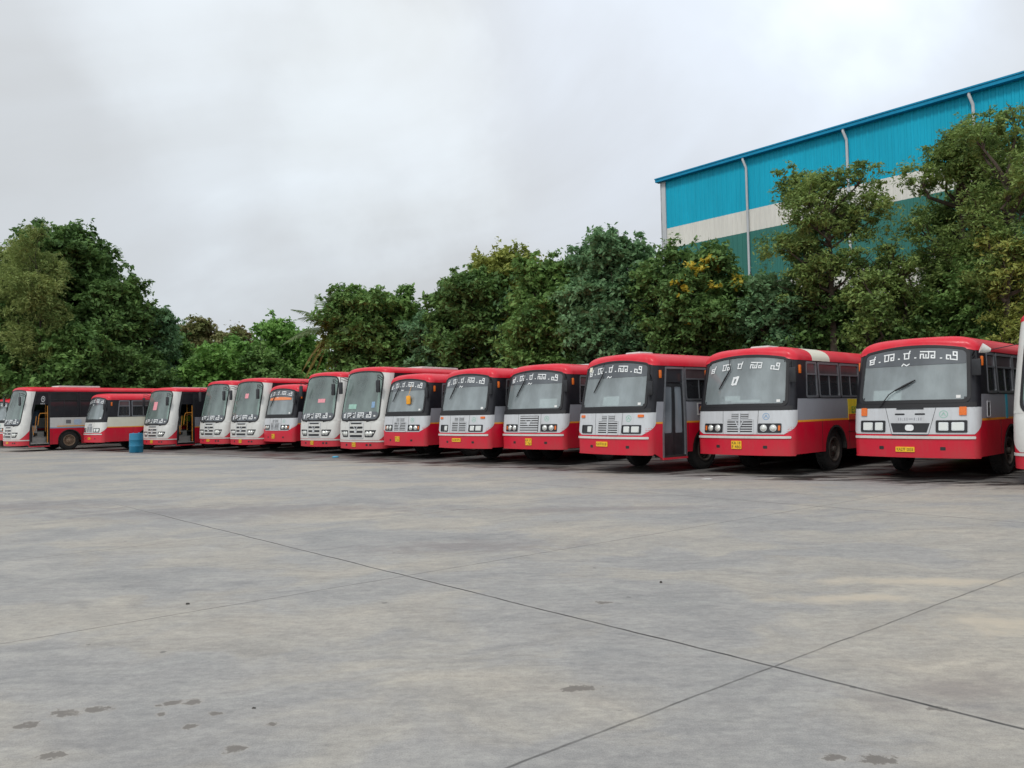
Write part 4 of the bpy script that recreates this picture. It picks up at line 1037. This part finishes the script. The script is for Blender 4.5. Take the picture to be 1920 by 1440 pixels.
mb = MB(); mb.box(0.02, WLn-.1, .06, 40, 7.24, 7.3); mb.box(0.02, .12, .06, 40, 7.3, ZT); mb.box(WLn-.2, WLn-.1, .06, 40, 7.3, ZT); mb.box(.1, WLn, 39.9, 40, 0, ZT)
link('side_wall', mb.mesh('side_wall', CC, False), wh)
mb = MB(); mb.box(-.35, WLn+.3, -.42, .02, ZT-.02, ZT+.20); mb.box(-.38, WLn+.3, -.46, -.40, ZT+.17, ZT+.25); link('gutter', mb.mesh('gutter', CT, False), wh)
mb = MB(); mb.add([(-.35, -.05, ZT+.22), (WLn, -.05, ZT+.22), (WLn, 20, ZT+1.7), (-.35, 20, ZT+1.7), (WLn, 40, ZT+.22), (-.35, 40, ZT+.22)], [(0, 1, 2, 3), (3, 2, 4, 5), (0, 3, 5)]); link('roof', mb.mesh('roof', CT, False), wh)
mb = MB(); mb.box(-.12, .28, -.12, -.04, 0, ZT-.03); mb.box(-.14, -.05, -.12, .4, 0, ZT-.03); link('corner_post', mb.mesh('corner_post', CW, False), wh)
for px in (1414, 1606, 1848):
    a = (px-960)/FPX; tt = NW/(.743*a+.669); xs = (a*tt-CX)*e1[0]+(tt-CY)*e1[1]
    for rep in ((0,) if px != 1848 else (0, 7.0, 14.0, 21.0)):
        mb = MB(); x = xs+rep; mb.tube([(x-.12, -.30, ZT), (x-.12, -.34, ZT-.12), (x, -.18, ZT-.62), (x, -.16, ZT-.8), (x, -.16, 7.0), (x, -.16, .2)], .075, 10); link('downpipe', mb.mesh('downpipe', CW), wh)
mb = MB()
# ------------------------------------------------------------------ trees
def leafmat(name, cols_, trans=.33):
    m, t, b = newmat(name)
    at_ = t.nodes.new('ShaderNodeAttribute'); at_.attribute_name = 'tint'
    r = ramp(t, at_.outputs['Fac'], [(i/(len(cols_)-1), c) for i, c in enumerate(cols_)])
    n = nz(t, .55, 3, .6); c = mixc(t, ramp(t, n.outputs[0], [(.35, (0,0,0)), (.65, (.55,.55,.55))]).outputs[0], r.outputs[0], tuple(x*1.35 for x in cols_[-1]))
    t.links.new(c, b.inputs['Base Color']); b.inputs['Roughness'].default_value = .55; b.inputs['Specular IOR Level'].default_value = .2
    tr = t.nodes.new('ShaderNodeBsdfTranslucent'); t.links.new(c, tr.inputs[0]); ms = t.nodes.new('ShaderNodeMixShader'); ms.inputs[0].default_value = trans
    t.links.new(b.outputs[0], ms.inputs[1]); t.links.new(tr.outputs[0], ms.inputs[2]); t.links.new(ms.outputs[0], t.nodes['Material Output'].inputs[0])
    return m
LM = {
 'dark': leafmat('dark_and_shaded_leaves', [(.04, .085, .03), (.085, .17, .05), (.16, .27, .08)]),  # dark species; on low filler trees this colour also paints in the base shade
 'mid': leafmat('green_leaves', [(.05, .11, .035), (.11, .22, .06), (.21, .34, .10)]),
 'blue': leafmat('bluish_leaves', [(.045, .105, .055), (.10, .21, .095), (.20, .34, .16)]),
 'yellow': leafmat('yellow_green_leaves', [(.09, .14, .03), (.20, .26, .06), (.36, .38, .10)]),
 'olive': leafmat('olive_leaves', [(.09, .15, .04), (.19, .27, .08), (.33, .38, .13)]),
 'light': leafmat('bright_leaves', [(.06, .14, .03), (.13, .28, .06), (.24, .42, .11)]),
 'brown': leafmat('russet_leaves', [(.11, .11, .045), (.24, .17, .09), (.20, .27, .09)]),
 'acacia': leafmat('feathery_leaves', [(.055, .11, .04), (.13, .22, .06), (.26, .34, .10)]),
}
BARK = plain('bark', (.07, .055, .04), .9, scale=8, var=.4)
FLOWER = leafmat('yellow_blossom', [(.36, .30, .03), (.50, .42, .05), (.60, .50, .08)])

def leaf_cloud(rng, centers, radii, per, size, aspect=.5, droop=.3, flat=.55):
    """leaf quads strung along short twigs that radiate from each centre; returns verts, n, tint"""
    tw = 6; pt = max(3, per//tw); m = len(centers)*tw
    C = np.repeat(centers, tw, 0); Rr = np.repeat(radii, tw)[:, None]
    d = rng.normal(size=(m, 3))*np.array([1, 1, flat]) + np.array([0, 0, .12]); d /= np.linalg.norm(d, axis=1)[:, None]
    ln = Rr*(.7+.8*rng.random((m, 1)))
    D = np.repeat(d, pt, 0); Ln = np.repeat(ln, pt, 0); C = np.repeat(C, pt, 0); n = m*pt
    t = rng.random((n, 1))**.75
    P = C + D*t*Ln + rng.normal(size=(n, 3))*Ln*.13; P[:, 2] -= (t*t*Ln*droop)[:, 0]
    nrm_ = D*.35 + rng.normal(size=(n, 3))*.6 + np.array([0, 0, .75]); nrm_ /= np.linalg.norm(nrm_, axis=1)[:, None]
    u = np.cross(nrm_, rng.normal(size=(n, 3))); u /= np.linalg.norm(u, axis=1)[:, None]; v = np.cross(nrm_, u)
    sz = size*(.5+.9*rng.random((n, 1)))
    V = np.stack([P-u*sz, P-v*sz*aspect+nrm_*sz*.12, P+u*sz, P+v*sz*aspect+nrm_*sz*.12], 1).reshape(-1, 3)
    tint = np.clip(np.repeat(rng.random(len(centers)), tw*pt)*.55 + rng.random(n)*.45, 0, 1)
    return V, n, tint
def cloud_mesh(name, V, n, tint, mat):
    me = bpy.data.meshes.new(name); me.vertices.add(len(V)); me.vertices.foreach_set('co', V.astype(np.float32).ravel())
    me.loops.add(n*4); me.loops.foreach_set('vertex_index', np.arange(n*4, dtype=np.int32))
    me.polygons.add(n); me.polygons.foreach_set('loop_start', np.arange(0, n*4, 4, dtype=np.int32)); me.polygons.foreach_set('loop_total', np.full(n, 4, np.int32))
    me.update(calc_edges=True); a = me.attributes.new('tint', 'FLOAT', 'FACE'); a.data.foreach_set('value', tint.astype(np.float32)); me.materials.append(mat); return me

def tree(px, Y, pytop, halfpx, kind, label, seed, base=2.0, nb=14, per=66, dens=1.0, open_=0.0, size=.17, trunk_r=.2, name='tree', cat='tree', flower=0, group='trees behind the buses', flat=.55, clump=.75, shape=1.0, droop=.3, lean=0, aspect=.5, dxtop=0, hidden_trunk=False):
    rng = np.random.default_rng(seed); X = at(px, Y)
    hy = 771-.02*(px-960); H = EYE+(hy-pytop)/FPX*Y; R = halfpx/FPX*Y
    root = link(name, None, None, (X, Y, 0)); tag(root, label, cat, group)
    cz = (H+base)/2; hz = (H-base)/2
    # overall crown envelope broken into boughs
    ang = rng.random(nb)*2*np.pi; zz = np.linspace(-.82, .82, nb)+rng.normal(size=nb)*.06
    rr = np.sqrt(np.clip(1-(zz*.9)**2, .12, 1))*(.25+.5*rng.random(nb))*R*np.where(zz > 0, 1-(1-1/shape)*zz if shape > 1 else 1, 1)
    bc = np.stack([rr*np.cos(ang*3+np.arange(nb)*2.4), rr*np.sin(ang*3+np.arange(nb)*2.4), cz+zz*hz*.86], 1)
    bc[:, 0] += dxtop*Y/FPX*np.clip(zz, 0, 1)
    br = (.34+.22*rng.random(nb))*R*(1-open_*.45); br = np.minimum(br, (H-bc[:, 2])*1.3+.45)
    cs = []; crr = []
    for c, r in zip(bc, br):
        k = max(6, int(dens*24*(r/1.2)**1.6)); d = rng.normal(size=(k, 3)); d /= np.linalg.norm(d, axis=1)[:, None]
        d[:, 2] = np.abs(d[:, 2])*np.where(rng.random(k) < .75, 1, -1)
        p = c + d*r*(.35+.75*rng.random((k, 1)))*np.array([1, 1, .8]); cs.append(p); crr.append(clump*(.34+.5*rng.random(k)))
    cs = np.concatenate(cs); crr = np.concatenate(crr)
    keep = (cs[:, 2] < H+.1) & (cs[:, 2] > base*.6); cs, crr = cs[keep], crr[keep]
    V, n, t = leaf_cloud(rng, cs, crr, per, size, aspect, droop, flat)
    k = int(nb*3.0); q = rng.integers(0, nb, k); d = rng.normal(size=(k, 3)); d[:, 2] = np.abs(d[:, 2])*.9+.25; d /= np.linalg.norm(d, axis=1)[:, None]
    ec = bc[q]+d*(br[q]*(.92+.16*rng.random(k)))[:, None]; ec[:, 2] = np.minimum(ec[:, 2], H+.15); V2, n2, t2 = leaf_cloud(rng, ec, (.22+.25*rng.random(k)), 30, size*.85, aspect, .15, .9)
    V = np.concatenate([V, V2]); n += n2; t = np.concatenate([t, t2])
    link('crown', cloud_mesh('crown', V, n, t, LM[kind]), root)
    if flower:
        idx = rng.choice(len(cs), flower); fo_ = np.argsort(cs[:, 1]-cs[:, 2]*.25)[:max(flower*12, 30)]; idx = rng.choice(fo_, flower, replace=False); fc = cs[idx]+np.array([0, -.45, .2])
        V, n, t = leaf_cloud(rng, fc, np.full(flower, .30), 44, .09, .8, .1, .6); link('blossom', cloud_mesh('blossom', V, n, t, FLOWER), root)
    tb = MB(); top = Vector((lean+dxtop*Y/FPX*.3, 0, cz+hz*.35)); mid_ = Vector((lean*.4+rng.normal()*.1, rng.normal()*.1, (base+.5)*.8))
    tb.tube([(0, 0, -.1), (0, 0, .3), mid_, (mid_+top)/2+Vector((rng.normal()*.15, 0, 0)), top], [trunk_r*1.4, trunk_r*1.05, trunk_r*.9, trunk_r*.6, trunk_r*.2], 9)
    for c, r in zip(bc, br):
        z0 = max(base*.8, min(c[2]-.3*np.hypot(c[0], c[1])-.5, top.z*.95)); f_ = (z0-mid_.z)/max(.1, top.z-mid_.z); s0 = mid_+(top-mid_)*max(0, min(1, f_)); cv = Vector(c)
        m_ = s0*.5+cv*.5+Vector((rng.normal()*.2, rng.normal()*.2, -.15*r)); tb.tube([s0, m_, cv], [trunk_r*.45, trunk_r*.28, trunk_r*.12], 6)
        for q in range(4):
            d = Vector(rng.normal(size=3)).normalized(); d.z = abs(d.z); tb.tube([cv*.6+m_*.4, cv+d*r*.45, cv+d*r*.9+Vector((0, 0, .1))], [trunk_r*.14, trunk_r*.09, .012], 5)
    link('trunk', tb.mesh('trunk', BARK), root)
    return root

T = tree
T(2, 50, 440, 85, 'olive', 'feathery yellowish green tree cut by the left edge', 11, trunk_r=.09, base=2, nb=26, size=0.120, aspect=.22, droop=.9, flat=1.1, dens=1.0, per=84)
T(72, 49, 405, 55, 'olive', 'narrow yellow green feathery tree top rising above the dark tree at left', 12, trunk_r=.07, base=4, nb=20, size=0.120, aspect=.22, droop=.9, flat=1.2, dens=1.2, per=84)
T(125, 55, 428, 125, 'dark', 'very large dark green tree forming the peak at left', 13, base=2.0, nb=40, dens=1.0, shape=1.3, size=0.176, per=72, clump=1.0)
T(212, 54, 512, 80, 'dark', 'dark green tree on the right shoulder of the big one at left', 14, base=1.0, nb=28, dens=.8, size=0.176, per=72, clump=.95)
T(40, 52, 560, 110, 'dark', 'dark leafy tree low in front of the feathery one at left edge', 15, base=1.2, nb=22, dens=.8, size=0.176, per=72, clump=.95)
T(276, 56, 568, 58, 'blue', 'bluish dark tree ending the left group before the low treeline', 16, base=.8, nb=22, size=0.160, clump=.95)
T(170, 53, 620, 85, 'mid', 'green tree low behind the long bus at left', 17, base=1.0, nb=18, size=0.160, clump=.9)
T(375, 66, 590, 50, 'brown', 'tree with russet brown top in the low treeline', 18, base=2, nb=16, size=0.176, clump=1.0)
T(330, 62, 606, 48, 'mid', 'green low tree left of the russet topped one', 19, base=1, nb=14, size=0.176, clump=1.0)
T(440, 64, 598, 52, 'brown', 'mixed brown and green tree in the middle of the low treeline', 20, base=1, nb=14, size=0.176, clump=1.0)
T(520, 62, 584, 62, 'light', 'bright green flat topped tree in the low treeline', 21, base=1, nb=20, size=0.176, clump=1.0)
T(415, 58, 640, 80, 'light', 'bright green bushy tree in front of the low treeline', 22, base=.5, nb=20, size=0.176, clump=1.0)
T(575, 60, 606, 45, 'light', 'bright green tree at the right end of the low treeline', 23, base=.5, nb=14, size=0.176, clump=1.0)
T(500, 58, 655, 70, 'mid', 'green shrubby tree directly behind the tall packed buses', 42, base=.5, nb=16, size=0.176, clump=1.0)
T(690, 51, 525, 85, 'mid', 'broad leaved green tree right behind the palm', 24, base=1.5, nb=22, size=0.160, clump=.9)
T(765, 51, 530, 50, 'mid', 'loose green tree with thin sprigs between the palm and the tall dense trees', 25, base=2, nb=16, size=0.160, open_=.4, clump=.8)
T(832, 51, 505, 26, 'mid', 'slender sprig topped tree rising beside the dense trees', 26, base=5, nb=8, size=0.152, open_=.5, dens=.7, clump=.7, trunk_r=.1)
T(640, 53, 600, 60, 'yellow', 'yellow green shrubby tree beneath the palm', 27, base=.6, nb=14, size=0.144)
T(815, 49, 575, 62, 'blue', 'blue green bushy tree low before the dense trees', 28, base=1, nb=20, size=0.152, clump=.9)
T(950, 47, 468, 88, 'yellow', 'dense tree with yellowish top, left of the tallest central tree', 29, base=5, nb=24, size=0.144, clump=.9)
T(900, 46, 505, 88, 'dark', 'dense dark tree left of centre behind the row', 30, base=1.5, nb=26, size=0.152, clump=.9)
T(1040, 42, 470, 100, 'mid', 'dense green tree just left of the tallest central tree', 31, base=2, nb=26, size=0.144, clump=.9)
T(1155, 39, 412, 98, 'blue', 'tallest of the central trees, left of the warehouse corner', 32, base=2, nb=38, size=0.136, clump=.85, shape=1.2)
T(1075, 43.5, 545, 90, 'dark', 'dark low tree at the centre behind the letter fronted buses', 33, base=1, nb=24, size=0.144, clump=.85)
T(1300, 36, 440, 98, 'dark', 'dark tree with yellow blossom in front of the warehouse corner', 34, base=1.5, nb=32, size=0.128, clump=.8, flower=14)
T(1215, 39.5, 520, 75, 'mid', 'green tree low before the warehouse corner', 35, base=1, nb=20, size=0.136, clump=.8)
T(1450, 34, 488, 75, 'blue', 'bluish green tree beneath the open crowned one', 36, base=1, nb=20, size=0.120, open_=.2, clump=.75)
T(1565, 32.5, 258, 128, 'acacia', 'open crowned tree with bare forked trunk in front of the warehouse', 37, base=4.5, nb=30, size=0.092, open_=.65, dens=1.25, clump=.62, per=72, trunk_r=.17, aspect=.35)
T(1560, 33.5, 545, 95, 'dark', 'dark undergrowth tree at the foot of the open crowned one', 38, base=.6, nb=20, size=0.112, clump=.7)
T(1815, 32, 200, 130, 'acacia', 'large spreading feathery tree in front of the warehouse at right', 39, base=3, nb=46, size=0.092, open_=.35, dens=1.25, clump=.66, per=72, aspect=.35, trunk_r=.22)
T(1905, 28, 165, 95, 'acacia', 'tall feathery green tree cut by the right edge', 40, base=4, nb=26, size=0.084, open_=.45, dens=1.2, clump=.6, per=72, aspect=.35)
T(1895, 27.2, 400, 60, 'yellow', 'yellow green tree low at the right edge in front of the feathery one', 56, base=1, nb=20, size=.085, clump=.6, per=72, aspect=.4)
T(1700, 31.5, 420, 66, 'acacia', 'feathery green tree filling the gap left of the large spreading one', 57, base=1, nb=24, size=.09, clump=.62, per=72, aspect=.35)
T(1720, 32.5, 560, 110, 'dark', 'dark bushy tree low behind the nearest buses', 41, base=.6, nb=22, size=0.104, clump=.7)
T(1870, 30, 480, 110, 'mid', 'green bushy tree low at the right edge', 43, base=.8, nb=24, size=0.096, clump=.65)
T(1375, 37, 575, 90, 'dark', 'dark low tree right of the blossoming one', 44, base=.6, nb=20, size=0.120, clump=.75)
T(1640, 30.5, 470, 60, 'acacia', 'feathery low tree between the open crowned tree and the big spreading one', 45, base=1.5, nb=18, size=0.096, open_=.3, clump=.62)

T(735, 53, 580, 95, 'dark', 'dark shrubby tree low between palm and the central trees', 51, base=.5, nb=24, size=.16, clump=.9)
T(985, 46, 550, 90, 'blue', 'blue green bushy tree low at the centre of the tree wall', 52, base=.6, nb=24, size=.15, clump=.85)
T(110, 51, 600, 100, 'mid', 'broad green tree low under the dark peak at left', 53, base=.6, nb=28, size=.16, clump=.9)
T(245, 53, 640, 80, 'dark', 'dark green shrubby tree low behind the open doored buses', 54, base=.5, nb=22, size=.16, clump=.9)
T(1490, 34.5, 590, 80, 'dark', 'green shrubby tree low right of the bluish one', 55, base=.5, nb=20, size=.12, clump=.7)  # low filler: darker leaf colour stands in for shade under the canopy
T(1080, 41, 445, 70, 'mid', 'green tree filling the dip just left of the tallest central one', 58, base=2, nb=24, size=.15, clump=.85)
T(1232, 37.5, 468, 60, 'blue', 'bluish tree between the tallest central one and the blossoming one', 59, base=2, nb=22, size=.145, clump=.8)
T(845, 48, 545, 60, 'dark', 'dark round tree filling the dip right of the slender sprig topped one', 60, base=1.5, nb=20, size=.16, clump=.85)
T(1395, 35.5, 500, 60, 'mid', 'green tree filling the gap right of the blossoming one', 61, base=1.5, nb=20, size=.135, clump=.75)
# undergrowth: one uncountable mass at the foot of the trees
rng = np.random.default_rng(99)
line = [(-42, 57), (-24, 56), (-12, 53.5), (-4, 50), (3, 45.5), (9, 40), (14, 35.5), (20, 31), (26, 26)]
cs = []
for (x0, y0), (x1, y1) in zip(line[:-1], line[1:]):
    k = int(math.hypot(x1-x0, y1-y0)*42); t = rng.random((k, 1))
    p = np.array([x0, y0])*(1-t)+np.array([x1, y1])*t; p = p+rng.normal(size=(k, 2))*np.array([.6, 1.0])+np.array([.3, 1.2]); z = rng.random(k)**.8*3.3
    cs.append(np.column_stack([p, z]))
cs = np.concatenate(cs); V, n, t = leaf_cloud(rng, cs, .35+.35*rng.random(len(cs)), 26, .15, .5, .3, .7)
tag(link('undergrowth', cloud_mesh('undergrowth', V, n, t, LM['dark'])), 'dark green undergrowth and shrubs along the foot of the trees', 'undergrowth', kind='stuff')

# coconut palm
def palm(px, Y, label):
    root = link('palm_tree', None, None, (at(px, Y), Y, 0)); tag(root, label, 'palm tree')
    H = EYE+(778-625)/FPX*Y; tb = MB(); tb.tube([(0, 0, 0), (.1, 0, H*.3), (.0, 0, H*.7), (-.1, 0, H)], [.22, .17, .15, .13], 10); link('trunk', tb.mesh('trunk', BARK), root)
    rd = random.Random(5); FM = leafmat('palm_leaves', [(.05, .10, .035), (.10, .16, .06), (.17, .22, .10)]); DM = leafmat('dead_palm_leaves', [(.16, .11, .03), (.26, .18, .05), (.30, .22, .07)])
    for i in range(17):
        dead = i in (14, 15, 16); az = (2.4*i) if not dead else R_(188+rd.uniform(-20, 20)); el = R_(75-4.6*i) if not dead else R_(-25-12*(i-14)); Ln = rd.uniform(3.2, 4.2)
        p = Vector((-.1, 0, H)); d = Vector((math.cos(az)*math.cos(el), math.sin(az)*math.cos(el), math.sin(el))); pts = [p.copy()]
        for q in range(14):
            d = (d+Vector((0, 0, -.085))).normalized(); p = p+d*Ln/14; pts.append(p.copy())
        mb = MB(); mb.tube(pts, [.035-.002*q for q in range(15)], 5)
        for q in range(2, 14):
            for h in (0, .33, .66):
                c = pts[q].lerp(pts[q+1] if q < 14 else pts[q], h); dd = (pts[min(q+1, 14)]-pts[q-1]).normalized(); sd_ = dd.cross(Vector((0, 0, 1))).normalized()
                for sg in (-1, 1):
                    ll = .75*math.sin(math.pi*min(1, (q+h)/14*.9+.12))+.1; tip = c+(sd_*sg*.75+dd*.5+Vector((0, 0, -.45+rd.uniform(-.15, .15)))).normalized()*ll
                    mb.add([c-dd*.025, c+dd*.025, (c+tip)/2+dd*.03+Vector((0,0,.05)), tip, (c+tip)/2-dd*.03+Vector((0,0,.05))], [(0, 1, 2, 4), (4, 2, 3)])
        me = mb.mesh('frond', DM if dead else FM, False); a = me.attributes.new('tint', 'FLOAT', 'FACE'); a.data.foreach_set('value', [rd.random() for _ in me.polygons]); fo = link('frond', me, root)
        if dead: fo['label'] = 'dry yellow brown frond'
palm(632, 52, 'coconut palm with a drooping dry yellow frond behind the tall white fronted buses')

scene.render.resolution_x = 1024; scene.render.resolution_y = 768
